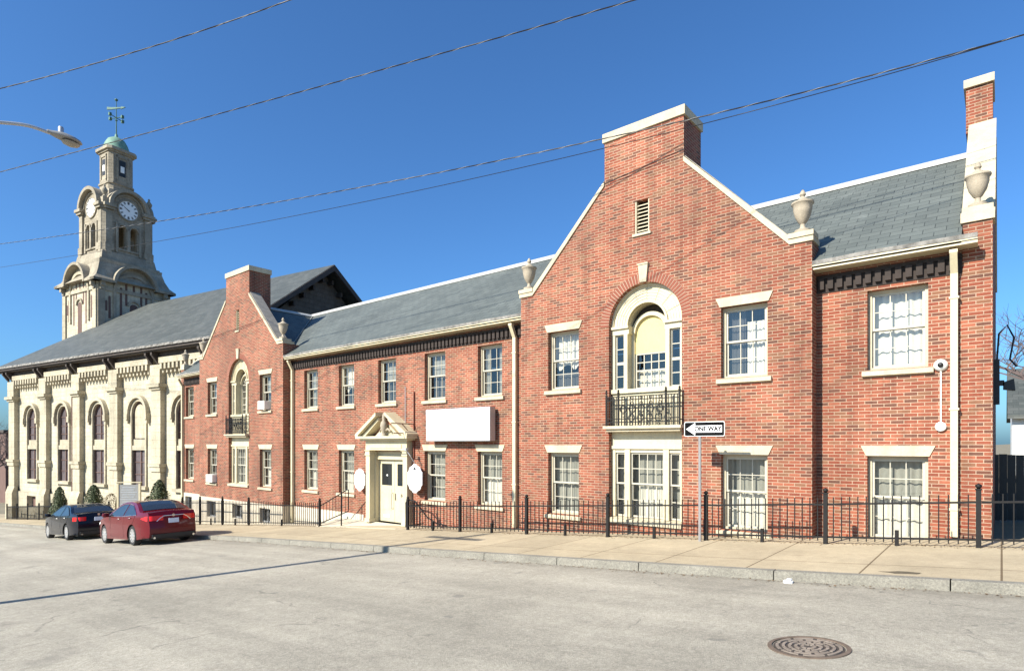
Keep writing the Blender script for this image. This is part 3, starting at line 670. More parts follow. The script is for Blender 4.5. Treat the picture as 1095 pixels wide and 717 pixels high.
eave(XL+.5, GAB[0]['c']-GAB[0]['h'], XL+.3)
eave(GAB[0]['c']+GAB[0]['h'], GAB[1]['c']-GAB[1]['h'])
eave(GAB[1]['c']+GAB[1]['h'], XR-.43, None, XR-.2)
RY, RZ = 16.9, 6.48; E0, E0z = YW-.36, 3.63; BY = 2*RY-E0
def slab(name, poly_top, th, mat, parent=BB, label=None):     # thick roof plane from its top outline
    m = MB(); n = len(poly_top)
    m.add(list(poly_top)+[(p[0],p[1],p[2]-th) for p in poly_top], [tuple(range(n)),tuple(range(2*n-1,n-1,-1))]+[(i,(i+1)%n,(i+1)%n+n,i+n) for i in range(n)])
    return m.build(name, mat, parent)
def rz_(y): return E0z+(RZ-E0z)*(y-E0)/(RY-E0)
segs = [(XL+.4, GAB[0]['c']-GAB[0]['h'], E0), (GAB[0]['c']-GAB[0]['h'], GAB[0]['c']+GAB[0]['h'], YG+.6), (GAB[0]['c']+GAB[0]['h'], GAB[1]['c']-GAB[1]['h'], E0), (GAB[1]['c']-GAB[1]['h'], GAB[1]['c']+GAB[1]['h'], YG+.6), (GAB[1]['c']+GAB[1]['h'], XR-.425, E0)]
for x0_, x1_, y0_ in segs: slab('roof', [(x0_,y0_,rz_(y0_)),(x1_,y0_,rz_(y0_)),(x1_,RY,RZ),(x0_,RY,RZ)], .12, M['slate'])
slab('roof', [(XL+.4,BY,E0z),(XR-.425,BY,E0z),(XR-.425,RY,RZ),(XL+.4,RY,RZ)], .12, M['slate'])
MB().prism_x([(RY-.17,RZ-.10),(RY,RZ+.04),(RY+.17,RZ-.10),(RY+.17,RZ-.05),(RY,RZ+.09),(RY-.17,RZ-.05)], XL+.4, XR-.426).build('ridge_cap', M['ridge'], BB)
for G in GAB:
    c, h = G['c'], G['h']; az = RZ-.05; ez = G['knee']-.55; yb = RY+.6
    yi = E0+(ez-E0z)/(RZ-E0z)*(RY-E0)
    for sg in (-1,1):
        slab('gable_roof', [(c+sg*(h-.02),YG+.37,ez),(c+sg*(h-.02),yi+.4,ez),(c,RY-.02,az),(c,YG+.37,az)], .1, M['slate'])
    MB().prism_y([(c-.14,az-.07),(c,az+.04),(c+.14,az-.07),(c+.14,az-.02),(c,az+.08),(c-.14,az-.02)], YG+1.0, RY).build('ridge_cap', M['ridge'], BB)
    for sg in (-1,1):   # light metal valley
        s0, s1 = Vector((c+sg*(h-.02),yi+.02,ez+.02)), Vector((c,RY-.05,az+.02)); d = Vector((.07*sg,0,.03)); s0 = s0.lerp(s1, max(0,(YG+.5-s0.y)/(s1.y-s0.y)))
        vm = MB(); vm.hexa([s0-d-Vector((0,0,.02)),s0+d-Vector((0,0,.02)),s1+d-Vector((0,0,.02)),s1-d-Vector((0,0,.02)),s0-d+Vector((0,0,.03)),s0+d+Vector((0,0,.03)),s1+d+Vector((0,0,.03)),s1-d+Vector((0,0,.03))])
        vm.build('valley_flashing', M['ridge'], BB)
# end walls with stepped parapet, sloping cream coping, urn and chimney
for sg, xe in ((1, XR), (-1, XL)):
    a, b_ = (xe-.42, xe) if sg > 0 else (xe, xe+.42)
    zk = 4.02
    pr = [(YW-.02,-6),(YW-.02,zk-.08),(YW+.35,zk-.08),(RY-.1,7.0),(RY+1.0,7.0),(BY-.6,zk),(BY-.3,zk-.1),(BY-.3,-6)]
    MB().prism_x(pr, a, b_).build('end_wall', M['brick'], BB)
    MB().prism_x([(YW-.06,zk-.08),(YW-.06,zk+.10),(YW+.30,zk+.10),(RY-.12,7.12),(RY-.12,7.0),(YW+.35,zk-.079)], a-.03, b_+.03).build('coping', M['creamstone'], BB)
    MB().prism_x([(RY+.9,7.0),(RY+.9,7.1),(BY-.3,zk+.08),(BY-.3,zk)], a-.03, b_+.03).build('coping', M['creamstone'], BB)
    MB().box(a-.08,b_-.03,RY-.1,RY+.9,6.95,7.95).build('chimney', M['brick'], BB)
    MB().box(a-.12,b_+.0,RY-.16,RY+.95,7.952,8.13).build('chimney_cap', M['creamstone'], BB)
    urn((a+b_)/2, YW+.12, zk+.1, s=.92)
MB().box(XL+.5,XR-.5,BY-.6,BY-.31,-6,3.4).build('back_wall', M['brick'], BB)
# downpipes
for x, yy in ((-23.12+.3, YW), (-10.86, YW), (-.66, YW), (-33.75, YW)):
    zb = g(x)+.05; d = MB(); d.box(x-.055,x+.055,yy-.13,yy-.02,zb,3.05)
    d.hexa([(x-.055,yy-.13,3.05),(x+.055,yy-.13,3.05),(x+.055,yy-.02,3.05),(x-.055,yy-.02,3.05),(x-.055,yy-.31,3.38),(x+.055,yy-.31,3.38),(x+.055,yy-.20,3.38),(x-.055,yy-.20,3.38)])
    d.box(x-.06,x+.06,yy-.312,yy-.195,3.38,3.438)
    for z in (2.6,.6,-1.2): d.box(x-.075,x+.075,yy-.14,yy-.001,z,z+.04)
    d.build('downpipe', M['creampaint'], BB)
# --- entrance
dc = (DX0+DX1)/2; Yp = 13.17
for sx in (-1,1):
    x0, x1 = sorted((dc+sx*.90, dc+sx*1.12)); en = MB()
    en.box(x0,x1,Yp,YW-.002,LZ,-.42); en.box(x0-.03,x1+.03,Yp-.04,YW-.002,LZ,LZ+.14); en.box(x0-.03,x1+.03,Yp-.03,YW-.002,-.42,-.36); en.box(x0-.01,x1+.01,Yp-.02,YW-.002,-.36,-.25); en.box(x0-.05,x1+.05,Yp-.05,YW-.002,-.25,-.232)
    en.build('door_pilaster', M['creampaint'], BB)
en = MB(); en.box(dc-1.12,dc+1.12,Yp-.01,YW-.002,-.23,.10); en.box(dc-.86,dc+.86,Yp-.03,Yp-.011,-.16,-.02); en.box(dc-1.4,dc+1.4,Yp-.26,YW-.002,.17,.26); en.box(dc-1.28,dc+1.28,Yp-.14,YW-.002,.10,.168)
en.build('entablature', M['creampaint'], BB)
en = MB()
for sx in (-1,1):        # broken raking cornices
    P = [(1.42,.262),(1.42,.33),(.24,1.08),(.24,.96),(1.25,.30),(1.25,.262)]
    en.prism_y([(dc+sx*x,z) for x,z in P], Yp-.26, YW-.002)
    P = [(1.22,.262),(.26,.90),(.26,.80),(1.02,.262)]
    en.prism_y([(dc+sx*x,z) for x,z in P], Yp-.12, YW-.002)
po = en.build('pediment', M['creampaint'], BB)
ty = MB(); ty.prism_y([(dc-.66,.263),(dc+.66,.263),(dc+.1,.66),(dc-.1,.66)], Yp+.06, YW-.002); ty.build('tympanum', M['creampaint'], po)
ty = MB(); ty.lathe([(.08,0),(.08,.06),(.05,.09),(.09,.2),(.13,.34),(.11,.46),(.05,.54),(.07,.62),(.05,.72),(.0,.84)], dc-.02, Yp-.06, .27, 12)
ty.tube([(dc-.28,Yp-.02,.42),(dc-.18,Yp-.05,.51),(dc-.08,Yp-.04,.46)], .04, 6); ty.tube([(dc+.28,Yp-.02,.42),(dc+.18,Yp-.05,.51),(dc+.08,Yp-.04,.46)], .04, 6)
ty.build('pineapple_finial', M['urn'], po, smooth=50)
Yd = YW+.2
dr = MB(); dr.box(DX0,DX0+.06,YW+.0,Yd+.05,LZ,DZ1); dr.box(DX1-.06,DX1,YW+.0,Yd+.05,LZ,DZ1); dr.box(DX0+.06,DX1-.06,Yd-.08,Yd+.05,-.54,DZ1-.0)
dr.box(DX0+.06,DX1-.06,Yd-.14,Yd-.08,-.56,-.44); dr.build('door_frame', M['creampaint'], BB)
MB().box(DX0-.2,DX1+.2,YW+.34,YW+.4,LZ-.3,DZ1+.1).build('door_backing', M['dark'], BB)
for k in (0,1):
    a = DX0+.065+k*(.855+.006); b_ = a+.849; d = MB()
    z0, z1 = LZ+.03, -.565
    wz0, wz1 = z1-.92, z1-.15; e = .14
    d.box(a,a+e,Yd-.03,Yd+.02,z0,z1); d.box(b_-e,b_,Yd-.03,Yd+.02,z0,z1); d.box(a+e,b_-e,Yd-.03,Yd+.02,wz1,z1); d.box(a+e,b_-e,Yd-.03,Yd+.02,z0,wz0)
    d.box(a+e+.02,b_-e-.02,Yd-.04,Yd-.031,z0+.42,wz0-.12); 
    do = d.build('door', M['creampaint'], BB)
    MB().box(a+e,b_-e,Yd-.012,Yd-.006,wz0,wz1).build('pane', M['doorglass'], do)
    if k == 0: MB().box(a+.26,b_-.26,Yd-.045,Yd-.033,z0+.15,z0+.24).build('mail_slot', M['white'], do); MB().disc((a+b_)/2,wz0+.36,.035,Yd-.02,Yd-.013,12).build('sticker', M['white'], do)
    if k == 0: MB().tube([(b_-.09,Yd-.04,z0+.46),(b_-.09,Yd-.10,z0+.5),(b_-.09,Yd-.10,z0+1.0),(b_-.09,Yd-.04,z0+1.04)], .014, 6).build('handle', M['grey'], do)
    else: MB().box(a+.02,a+.07,Yd-.05,Yd-.031,z0+.78,z0+1.02).build('lock_plate', M['chrome'], do)
def text_mesh(txt, size, name, mat, parent=None, ext=.002, sx=1.0, off=0.0):
    cu = bpy.data.curves.new(name, 'FONT'); cu.body = txt; cu.size = size; cu.extrude = ext; cu.offset = off; cu.align_x = 'CENTER'; cu.align_y = 'CENTER'
    o = bpy.data.objects.new('tmp', cu); COL.objects.link(o); dg = bpy.context.evaluated_depsgraph_get()
    me = bpy.data.meshes.new_from_object(o.evaluated_get(dg)); bpy.data.objects.remove(o); me.name = name
    for v in me.vertices: v.co.x *= sx
    me.materials.clear(); me.materials.append(mat); q = bpy.data.objects.new(name, me); COL.objects.link(q)
    if parent: q.parent = parent
    return q
q = text_mesh('86', .16, 'house_number', M['darkwood'], BB); q.rotation_euler = (R(90),0,0)
q.location = Vector((DX1-.50, Yd-.046, -1.82)) - ORG[BB.name]

# ================================================================== things on the brick building
# blank light box sign
m = MB(); Y0 = YW-.34
so = thing('sign_box', 'big blank white light-box sign hung on the brick wall above two ground floor windows', 'sign', (-13.2, YW, .1))
MB().box(-14.35,-11.60,Y0+.012,YW-.09,.08,1.09).build('housing', M['grey'], so)
MB().box(-14.33,-11.62,Y0,Y0+.011,.10,1.07).build('face', M['blankwhite'], so)
for x in (-14.0,-12.0): MB().box(x-.03,x+.03,YW-.089,YW-.002,.2,1.0).build('bracket', M['grey'], so)
MB().tube([(-14.35,YW-.2,.5),(-14.55,YW-.15,.5),(-14.62,YW-.06,.65),(-14.66,YW-.04,1.1)], .02, 6).build('conduit', M['grey'], so)
# ornate blank plaques
def plaque(x, z, w_, h, label):
    pts = [(-.16,.5),(-.10,.56),(.10,.56),(.16,.5),(.34,.44),(.42,.30),(.5,.24),(.5,-.24),(.42,-.30),(.36,-.42),(.16,-.5),(.12,-.56),(-.12,-.56),(-.16,-.5),(-.36,-.42),(-.42,-.30),(-.5,-.24),(-.5,.24),(-.42,.30),(-.34,.44)]
    o = thing('plaque', label, 'sign', (x, YW, z), 'ornate white signs either side of the door')
    MB().prism_y([(x+a*w_,z+b_*h) for a,b_ in pts], YW-.25, YW-.21).build('board', M['blankwhite'], o)
    MB().box(x-.03,x+.03,YW-.209,YW-.002,z+.15*h,z+.2*h).box(x-.03,x+.03,YW-.209,YW-.002,z-.25*h,z-.2*h).build('bracket', M['iron'], o)
plaque(-18.0,-1.31,.60,.72,'blank white ornate plaque on the brick wall between the window and the left door pilaster')
plaque(-15.0,-1.155,.70,.84,'blank white ornate plaque hanging right of the door with a small dark emblem on top')
MB
em = MB(); em.prism_y([(-15.07,-.86),(-14.93,-.86),(-14.96,-.79),(-15.04,-.79)], YW-.262, YW-.252); 
_pl = [o for o in bpy.data.objects if o.name.startswith('plaque')][-1]; em.build('emblem', M['iron'], _pl)
# wall bracket and rusty frame right of the pediment
o = thing('wall_bracket', 'rusty iron sign bracket with long conduit on the brick wall right of the door pediment', 'bracket', (-15.45,YW,-.3))
b = MB(); b.box(-15.30,-15.27,YW-.05,YW-.002,-.5,1.75); b.tube([(-15.29,YW-.03,.66),(-15.29,YW-1.0,.66)],.018,6); b.tube([(-15.29,YW-.03,.34),(-15.29,YW-.9,.34)],.018,6)
b.tube([(-15.29,YW-.03,.2),(-15.29,YW-.55,.66)],.014,6); b.tube([(-15.29,YW-.03,.0),(-15.29,YW-.35,.34)],.014,6); b.build('frame', M['rustiron'], o)
MB().tube([(-15.72,YW-.04,-.25),(-15.72,YW-.04,1.95)],.012,6).build('conduit', M['grey'], o)
b = MB(); b.tube([(-15.72,YW-.45,-.2),(-15.2,YW-.45,-.2),(-15.05,YW-.4,-.4),(-15.0,YW-.24,-.66)],.015,6); b.box(-15.22,-15.14,YW-.5,YW-.4,-.24,-.14); b.tube([(-15.45,YW-.45,-.2),(-15.45,YW-.02,-.2)],.014,6)
b.build('lamp_arm', M['grey'], o)
# air conditioners
def ac(x, z, lab, Y=YG, w_=.28):
    o = thing('air_conditioner', lab, 'air conditioner', (x, Y, z), 'window air conditioners on the left gable')
    MB().box(x-w_,x+w_,Y-.22,Y+.1,z,z+.36).build('casing', M['ac'], o)
    f_ = MB()
    for i in range(9): f_.box(x-w_+.04,x+w_-.04,Y-.232,Y-.221,z+.04+i*.033,z+.055+i*.033)
    f_.build('grille', M['grey'], o)
ac(-24.4, 1.46, 'white air conditioner in the upper window right of the left balcony')
ac(-29.35,-1.84,'white air conditioner in the ground floor window left of the left bay', w_=.34)
# camera and alarm on the right wing
o = thing('security_camera', 'white dome security camera with conduit on the brick wall by the right downpipe', 'camera', (-.85,YW,1.4))
b = MB(); b.M = Matrix.Translation((-.86,YW-.002,1.43)) @ Matrix.Rotation(R(90),4,'X'); b.lathe([(.11,0),(.11,.03),(.08,.07),(.05,.09)],n=16); b.build('dome_base', M['white'], o, smooth=40)
b = MB(); b.M = Matrix.Translation((-.86,YW-.09,1.43)) @ Matrix.Rotation(R(90),4,'X'); b.lathe([(.05,0),(.04,.03),(.0,.05)],n=12); b.build('lens', M['plastic'], o, smooth=60)
MB().box(-.87,-.85,YW-.03,YW-.002,.36,1.33).build('conduit', M['white'], o)
b = MB(); b.M = Matrix.Translation((-.86,YW-.002,.31)) @ Matrix.Rotation(R(90),4,'X'); b.lathe([(.085,0),(.085,.05),(.06,.07)],n=16); b.build('junction_box', M['white'], o, smooth=40)
o = thing('flood_light', 'dark flood light and cable loop on the right end wall of the brick building', 'light', (XR,15,1.2))
b = MB(); b.box(XR+.003,XR+.09,14.6,14.8,.75,1.6); b.box(XR+.09,XR+.16,14.6,14.7,1.1,1.2); b.build('meter_box', M['plastic'], o)
b = MB(); b.hexa([(XR+.14,14.6,1.03),(XR+.32,14.6,1.0),(XR+.32,14.8,1.0),(XR+.14,14.8,1.03),(XR+.14,14.6,1.16),(XR+.30,14.6,1.22),(XR+.30,14.8,1.22),(XR+.14,14.8,1.16)]); b.build('lamp_head', M['plastic'], o)
b = MB(); b.tube([(XR+.05,14.7,1.6),(XR+.08,14.7,2.1),(XR+.2,14.7,2.25),(XR+.3,14.7,2.0),(XR+.24,14.7,1.6),(XR+.34,14.7,1.45)],.018,6); b.build('cable', M['plastic'], o)

# ================================================================== iron fences
def fence(x0, x1, posts, Y, label, topz=None, botz=None, org=None, brace=True):
    tz = topz or (lambda x: g(x)+.74); bz = botz or (lambda x: g(x)+.13)
    o = thing('iron_fence', label, 'fence', (posts[0],Y,g(posts[0])))
    for x in posts:
        p = MB(); top = tz(x)+.2; p.box(x-.035,x+.035,Y-.035,Y+.035,g(x)-.05,top); p.box(x-.045,x+.045,Y-.045,Y+.045,top,top+.02); po = p.build('post', M['iron'], o)
        MB().lathe([(.02,0),(.045,.03),(.045,.06),(.0,.09)], x, Y, top+.02, 10).build('finial', M['iron'], po, smooth=60)
    edges = sorted(set([x0,x1]+[p for p in posts if x0 < p < x1]))
    for a, b_ in zip(edges, edges[1:]):
        m = MB(); n = max(2, int(round((b_-a)/.135)))
        for zf in (tz, bz):
            m.hexa([(a,Y-.016,zf(a)-.016),(b_,Y-.016,zf(b_)-.016),(b_,Y+.016,zf(b_)-.016),(a,Y+.016,zf(a)-.016),(a,Y-.016,zf(a)+.016),(b_,Y-.016,zf(b_)+.016),(b_,Y+.016,zf(b_)+.016),(a,Y+.016,zf(a)+.016)])
        for i in range(1,n):
            x = a+(b_-a)*i/n; m.box(x-.0085,x+.0085,Y-.0085,Y+.0085,bz(x)-.07,tz(x)+.13)
        if brace and b_-a > 1:
            x = (a+b_)/2; m.box(x-.028,x+.028,Y-.028,Y+.028,g(x)-.05,bz(x)+.14)
        m.build('picket_panel', M['iron'], o)
    return o
fr = fence(-14.35, -.29, [-14.35,-12.07,-9.63,-7.19,-4.82,-2.54,-.29], 12.3, 'long black iron picket fence along the pavement from the door to the right end wall')
m = MB(); 
for z in (.74,.13):
    zz = g(-14.35)+z; m.box(-14.366,-14.334,12.3,12.95,zz-.016,zz+.016)
for i in range(1,5): y = 12.3+i*.13; m.box(-14.36,-14.34,y-.0085,y+.0085,g(-14.35)+.06,g(-14.35)+.87)
m.build('picket_panel', M['iron'], fr)
fence(-.25, 3.2, [3.2], 12.3, 'black iron picket fence across the dark alley at the right edge', brace=False)
tzl = lambda x: lerp(x, [-33,-29.4,-19.3], [-3.05,-2.80,-2.30]); bzl = lambda x: lerp(x, [-33,-29.4,-19.3], [-3.95,-3.68,-2.93])
fl = fence(-33.4, -19.3, [-33.4,-31.3,-29.3,-27.0,-24.6,-19.3], 12.35, 'black iron picket fence in front of the left gable and its basement windows', tzl, bzl)
for x in (-22.4,):  pass
hr = thing('handrail', 'black iron handrail sloping up from the fence to the left side of the door', 'handrail', (-18.4,12.9,-2.9))
a_, b_ = Vector((-19.3,12.38,-2.28)), Vector((-18.1,12.75,-1.62))
c_, d_ = Vector((-19.3,12.38,-2.92)), Vector((-18.1,12.75,-2.42))
b = MB(); b.tube([a_, a_.lerp(b_,.94), b_-Vector((0,0,.04)), b_-Vector((0,0,.12)), d_+Vector((0,0,.06)), d_, c_], .02, 8); b.build('rail', M['iron'], hr)
b = MB()
for i in range(1,9):
    t_ = i/9; b.tube([c_.lerp(d_,t_), a_.lerp(b_,t_)], .009, 5)
b.build('balusters', M['iron'], hr)
b = MB(); e = b_.lerp(a_,.25); b.tube([(e.x,e.y,e.z+.06),(e.x,e.y,g(e.x)-.05)], .025, 8); b.build('post', M['iron'], hr)
h2 = thing('handrail', 'short curved black handrail sloping down right of the door behind the fence', 'handrail', (-14.9,12.9,-2.7))
b = MB(); b.tube([(-15.15,12.9,-2.75),(-15.15,12.9,-1.95),(-15.05,12.88,-1.84),(-14.6,12.8,-1.84),(-14.4,12.75,-1.95),(-13.9,12.7,-2.3),(-13.5,12.7,-2.45),(-13.0,12.7,-2.5)], .022, 8); b.build('rail', M['iron'], h2)
b = MB(); b.tube([(-14.6,12.8,-2.75),(-14.6,12.8,-1.84)], .018, 6); b.build('post', M['iron'], h2)

# ================================================================== one-way sign
X, Yq = -4.88, 12.12; zs = .33
o = thing('one_way_sign', 'black and white ONE WAY sign with left arrow on a steel post by the fence', 'street sign', (X,Yq,g(X)), rot=(0,0,0))
MB().box(X-.025,X+.025,Yq-.02,Yq+.02,g(X)-.05,zs+.13).build('post', M['signpost'], o)
def rrect(cx, cz, w_, h, r, n=5):
    P = []
    for (sx,sz,a0) in ((1,-1,-90),(1,1,0),(-1,1,90),(-1,-1,180)):
        for i in range(n+1):
            a = R(a0+90*i/n); P.append((cx+sx*(w_/2-r)+r*math.cos(a), cz+sz*(h/2-r)+r*math.sin(a)))
    return P
cz = .305; cx = X+.10
o2 = MB().prism_y(rrect(cx,cz,.86,.305,.03), Yq-.028, Yq-.024).build('sign_plate', M['white'], o)
MB().prism_y(rrect(cx,cz,.835,.28,.022), Yq-.031, Yq-.0285).build('black_field', M['signblack'], o)
MB().prism_y([(cx-.385,cz),(cx-.19,cz-.13),(cx-.19,cz-.072),(cx+.375,cz-.072),(cx+.375,cz+.072),(cx-.19,cz+.072),(cx-.19,cz+.13)], Yq-.034, Yq-.0315).build('arrow', M['blankwhite'], o)
q = text_mesh('ONE WAY', .135, 'lettering', M['signblack'], o, .0012, .90, .006); q.rotation_euler = (R(90),0,0); q.location = Vector((cx+.08,Yq-.0352,cz)) - ORG[o.name]

# ================================================================== manhole, litter
mx, my = -1.40, 6.08; rad = .305
slope = math.atan2(g(mx+.5)-g(mx-.5), 1); zc = g(mx)+ROAD
o = thing('manhole_cover', 'round rusty iron manhole cover with ribbed rings set in the asphalt', 'manhole cover', (0,0,0), loc=(mx,my,zc), rot=(0,-slope,0))
MB().lathe([(rad+.05,-.03),(rad+.05,.010),(rad+.012,.012),(rad+.012,-.03)],n=40).build('frame_ring', M['manring'] if 'manring' in M else M.setdefault('manring', plain('rusty_ring', (.13,.095,.07), .8, .35, 9)), o)
M['castiron'] = plain('cast_iron', (.05,.042,.036), .7, .35, 9); M['castrib'] = plain('worn_cast_iron', (.21,.175,.145), .55, .3, 12)
b = MB(); b.lathe([(rad,-.03),(rad,.004),(0,.004)],n=40); b.build('cover', M['castiron'], o)
b = MB()
for k in range(5):
    r0 = .04+k*.054; b.M = Matrix.Rotation(R(90),4,'X'); 
    for j in range(8):
        a0 = j*45+(22 if k%2 else 0); b.ring(0,0,r0,r0+.028,.0045,.013,a0+4,a0+41,5)
b.build('ribs', M['castrib'], o)
b = MB(); b.box(-.07,.07,-.03,.03,0,.035); b.box(-.03,.05,-.05,.01,.035,.05); lx = -2.35
single(MB().box(lx-.06,lx+.06,9.02,9.09,g(lx)+ROAD,g(lx)+ROAD+.035).box(lx-.02,lx+.04,9.03,9.1,g(lx)+ROAD+.035,g(lx)+ROAD+.06), 'crumpled_paper', M['litter'], (lx,9.05,g(lx)+ROAD), 'small white crumpled litter in the gutter by the kerb', 'litter')
# dry leaves and grit gathered below the fence and along the gutter
rnd = random.Random(12); m = MB()
for i in range(2600):
    if rnd.random() < .6: x = rnd.uniform(-34, 2); y = 12.3+rnd.gauss(0,.09)+abs(rnd.gauss(0,.05)); zz = g(x)+.006
    else: x = rnd.uniform(-34, 2); y = KERB-abs(rnd.gauss(0,.10))-.01; zz = g(x)+ROAD+.005
    if -17.6 < x < -14.6 and y > 12: continue
    s_ = rnd.uniform(.006,.022); a_ = rnd.uniform(0,6.28); c_, q = math.cos(a_)*s_, math.sin(a_)*s_
    m.add([(x-c_,y-q,zz),(x+q,y-c_,zz+rnd.uniform(0,.012)),(x+c_,y+q,zz+.003),(x-q*.8,y+c_*.8,zz+rnd.uniform(0,.01))],[(0,1,2,3)])
m.build('dry_leaves', M['leaflitter'], recalc=False, kind='stuff')
# broken corner of a paving slab by the kerb
px_ = -1.05; m = MB(); rnd = random.Random(3)
pts = []
for i in range(14):
    a_ = 2*math.pi*i/14; r_ = rnd.uniform(.6,1.1); pts.append((px_+.28*r_*math.cos(a_), 9.62+.10*r_*math.sin(a_)))
m.add([(x,y,g(x)+.004) for x,y in pts],[tuple(range(14))]); o_ = m.build('paving_patch', M['patchsoil'], recalc=False, kind='structure')

# ================================================================== STONE CHURCH (own axes: s along its street front, D into it)
ROT = R(9.144); c1 = Vector((math.cos(ROT), math.sin(ROT))); c2 = Vector((-math.sin(ROT), math.cos(ROT)))
def cw(s, D, z): p = c1*s + c2*D; return (p.x, p.y, z)
CO = (-59.4, 21.12, -5.8)
M['shadedgable'] = stone_mat('overhang_shaded_stone', (.14,.12,.10), (.11,.095,.08), (.08,.07,.06))  # stone darkened to stand for shade below the deep roof overhang
CH = thing('stone_church', 'pale stone church with arched windows and a clock tower under a green dome', 'church', CO, loc=cw(*CO), rot=(0,0,ROT))
S0, S1, D0, D1, DR = -59.4, -31.2, 21.12, 35.3, 28.2
WT = 5.3
wins = [-55.5,-50.45,-45.4,-40.35,-35.3]; pil = [-58.45,-53.05,-48.0,-42.95,-37.9,-32.4]
holes = []
for s in wins: holes.append([(s-.80,-2.75),(s+.80,-2.75)] + arc(s,1.95,.80,0,180,16)); 
for s in wins[:2]: holes.append(rect(s-.75,s+.75,-4.95,-4.05))
MB().wall(rect(S0,S1,-7.5,WT), holes, D0, D0+.7).build('front_wall', M['stone'], CH)
MB().box(S0,S0+.7,D0+.701,D1,-8,WT).build('side_wall', M['stone'], CH); MB().box(S1-.7,S1,D0+.701,D1,-6,WT).build('side_wall', M['stone'], CH); MB().box(S0+.701,S1-.701,D1-.7,D1,-7,WT).build('back_wall', M['stone'], CH)
# plinth, string course
MB().wall(rect(S0-.1,S1,-7.5,-3.75), [rect(s-.75,s+.75,-4.95,-4.05) for s in wins[:2]], D0-.12, D0-.002).build('plinth', M['trimstone'], CH)
for s in wins[:2]:
    MB().box(s-.75,s+.75,D0+.25,D0+.3,-4.95,-4.05).build('basement_window', M['farbrick'], CH)
for s in pil:
    m = MB(); w_ = .5
    m.box(s-w_,s+w_,D0-.32,D0-.125,-3.4,4.45); m.box(s-w_,s+w_,D0-.125,D0-.003,-3.4,4.45)
    m.prism_x([(D0-.5,-7.5),(D0-.5,-3.9),(D0-.34,-3.4),(D0-.123,-3.4),(D0-.123,-7.5)], s-w_-.1, s+w_+.1)
    m.box(s-w_-.08,s+w_+.08,D0-.40,D0-.003,-1.75,-1.45); m.box(s-w_-.14,s+w_+.14,D0-.46,D0-.003,-1.45,-1.25)
    m.box(s-w_-.1,s+w_+.1,D0-.42,D0-.003,3.35,3.5); m.box(s-w_-.22,s+w_+.2,D0-.54,D0-.003,3.5,3.72); m.box(s-w_-.06,s+w_+.04,D0-.38,D0-.003,3.72,4.9)
    m.build('buttress', M['trimstone'], CH)
m = MB()                                   # corbel table below the eave
for a, b_ in zip([S0]+[p+.6 for p in pil], [pil[0]-.6]+[p-.6 for p in pil[1:]]+[S1]):
    if b_-a < .6: continue
    m.box(a,b_,D0-.5,D0-.003,4.95,5.3); n = int((b_-a)/.42)
    for i in range(n):
        x = a+(b_-a)*(i+.5)/n; m.box(x-.10,x+.10,D0-.48,D0-.003,4.60,4.948); m.box(x-.07,x+.07,D0-.34,D0-.003,4.36,4.598)
m.build('corbel_table', M['trimstone'], CH)
for s in wins:
    m = MB(); m.ring(s,1.95,.80,.94,D0-.10,D0+.3,0,180,20); m.ring(s,1.95,1.0,1.2,D0-.26,D0-.002,0,180,24)
    for sx in (-1,1):
        a,b_ = sorted((s+sx*.80,s+sx*.94)); m.box(a,b_,D0-.10,D0+.3,-2.75,1.95)
        a,b_ = sorted((s+sx*.98,s+sx*1.28)); m.box(a,b_,D0-.3,D0-.002,1.55,1.95); m.box(a+.06,b_-.06,D0-.22,D0-.002,1.3,1.55)
    m.box(s-1.05,s+1.05,D0-.22,D0+.3,-2.95,-2.76)
    fo = m.build('window_surround', M['trimstone'], CH)
    MB().box(s-.80,s+.80,D0-.05,D0+.12,-.42,-.12).box(s-.80,s+.80,D0+.02,D0+.12,-.12,.28).build('transom', M['trimstone'], fo)
    m = MB(); m.box(s-.04,s+.04,D0+.08,D0+.13,-2.75,2.6); m.ring(s,1.95,.72,.80,D0+.06,D0+.13,0,180,14)
    for sx in (-1,1): a,b_ = sorted((s+sx*.74,s+sx*.80)); m.box(a,b_,D0+.06,D0+.13,-2.75,1.95)
    for z in (-2,-1.2,.7,1.3,1.95): m.box(s-.74,s+.74,D0+.09,D0+.125,z-.02,z+.02)
    m.build('leading', M['farbrick'], fo)
    MB().prism_y([(s-.80,-2.75),(s+.80,-2.75)]+arc(s,1.95,.80,0,180,16), D0+.14, D0+.18).build('glass', M['stained'], fo)
    if s == wins[3]: MB().prism_y([(s-.60,.35),(s+.60,.35)]+arc(s,1.95,.60,0,180,16), D0+.03, D0+.05).build('board', M['trimstone'], fo, label='pale board filling the upper part of the church window')
# roofs: front slope with a hip at the tower end, gable at the other
EZc = 5.75; OV = .85; RZc = 11.9
hipS = -52.5; e0, e1 = D0-OV, D1+OV
RE = -30.2
slab('roof', [(S0-OV,e0,EZc+.25),(RE,e0,EZc+.25),(RE,DR,RZc),(hipS,DR,RZc)], .22, M['churchslate'], CH)
slab('roof', [(S0-OV,e1,EZc+.25),(RE,e1,EZc+.25),(RE,DR,RZc),(hipS,DR,RZc)], .22, M['churchslate'], CH)
slab('roof', [(S0-OV,e0,EZc+.25),(S0-OV,e1,EZc+.25),(hipS,DR,RZc)], .22, M['churchslate'], CH)
MB().prism_y([(0,0)]*3,0,0)
m = MB(); m.box(S0-OV,RE,e0-.1,e0+.02,EZc-.05,EZc+.12); m.box(S0-OV,RE,e0+.02,D0,EZc-.12,EZc-.03); m.box(S0-OV-.1,S0-OV+.02,e0-.1,e1,EZc-.05,EZc+.12); m.box(S0-OV+.02,S0,e0+.02,e1,EZc-.121,EZc-.031); m.build('fascia', M['darkwood'], CH)
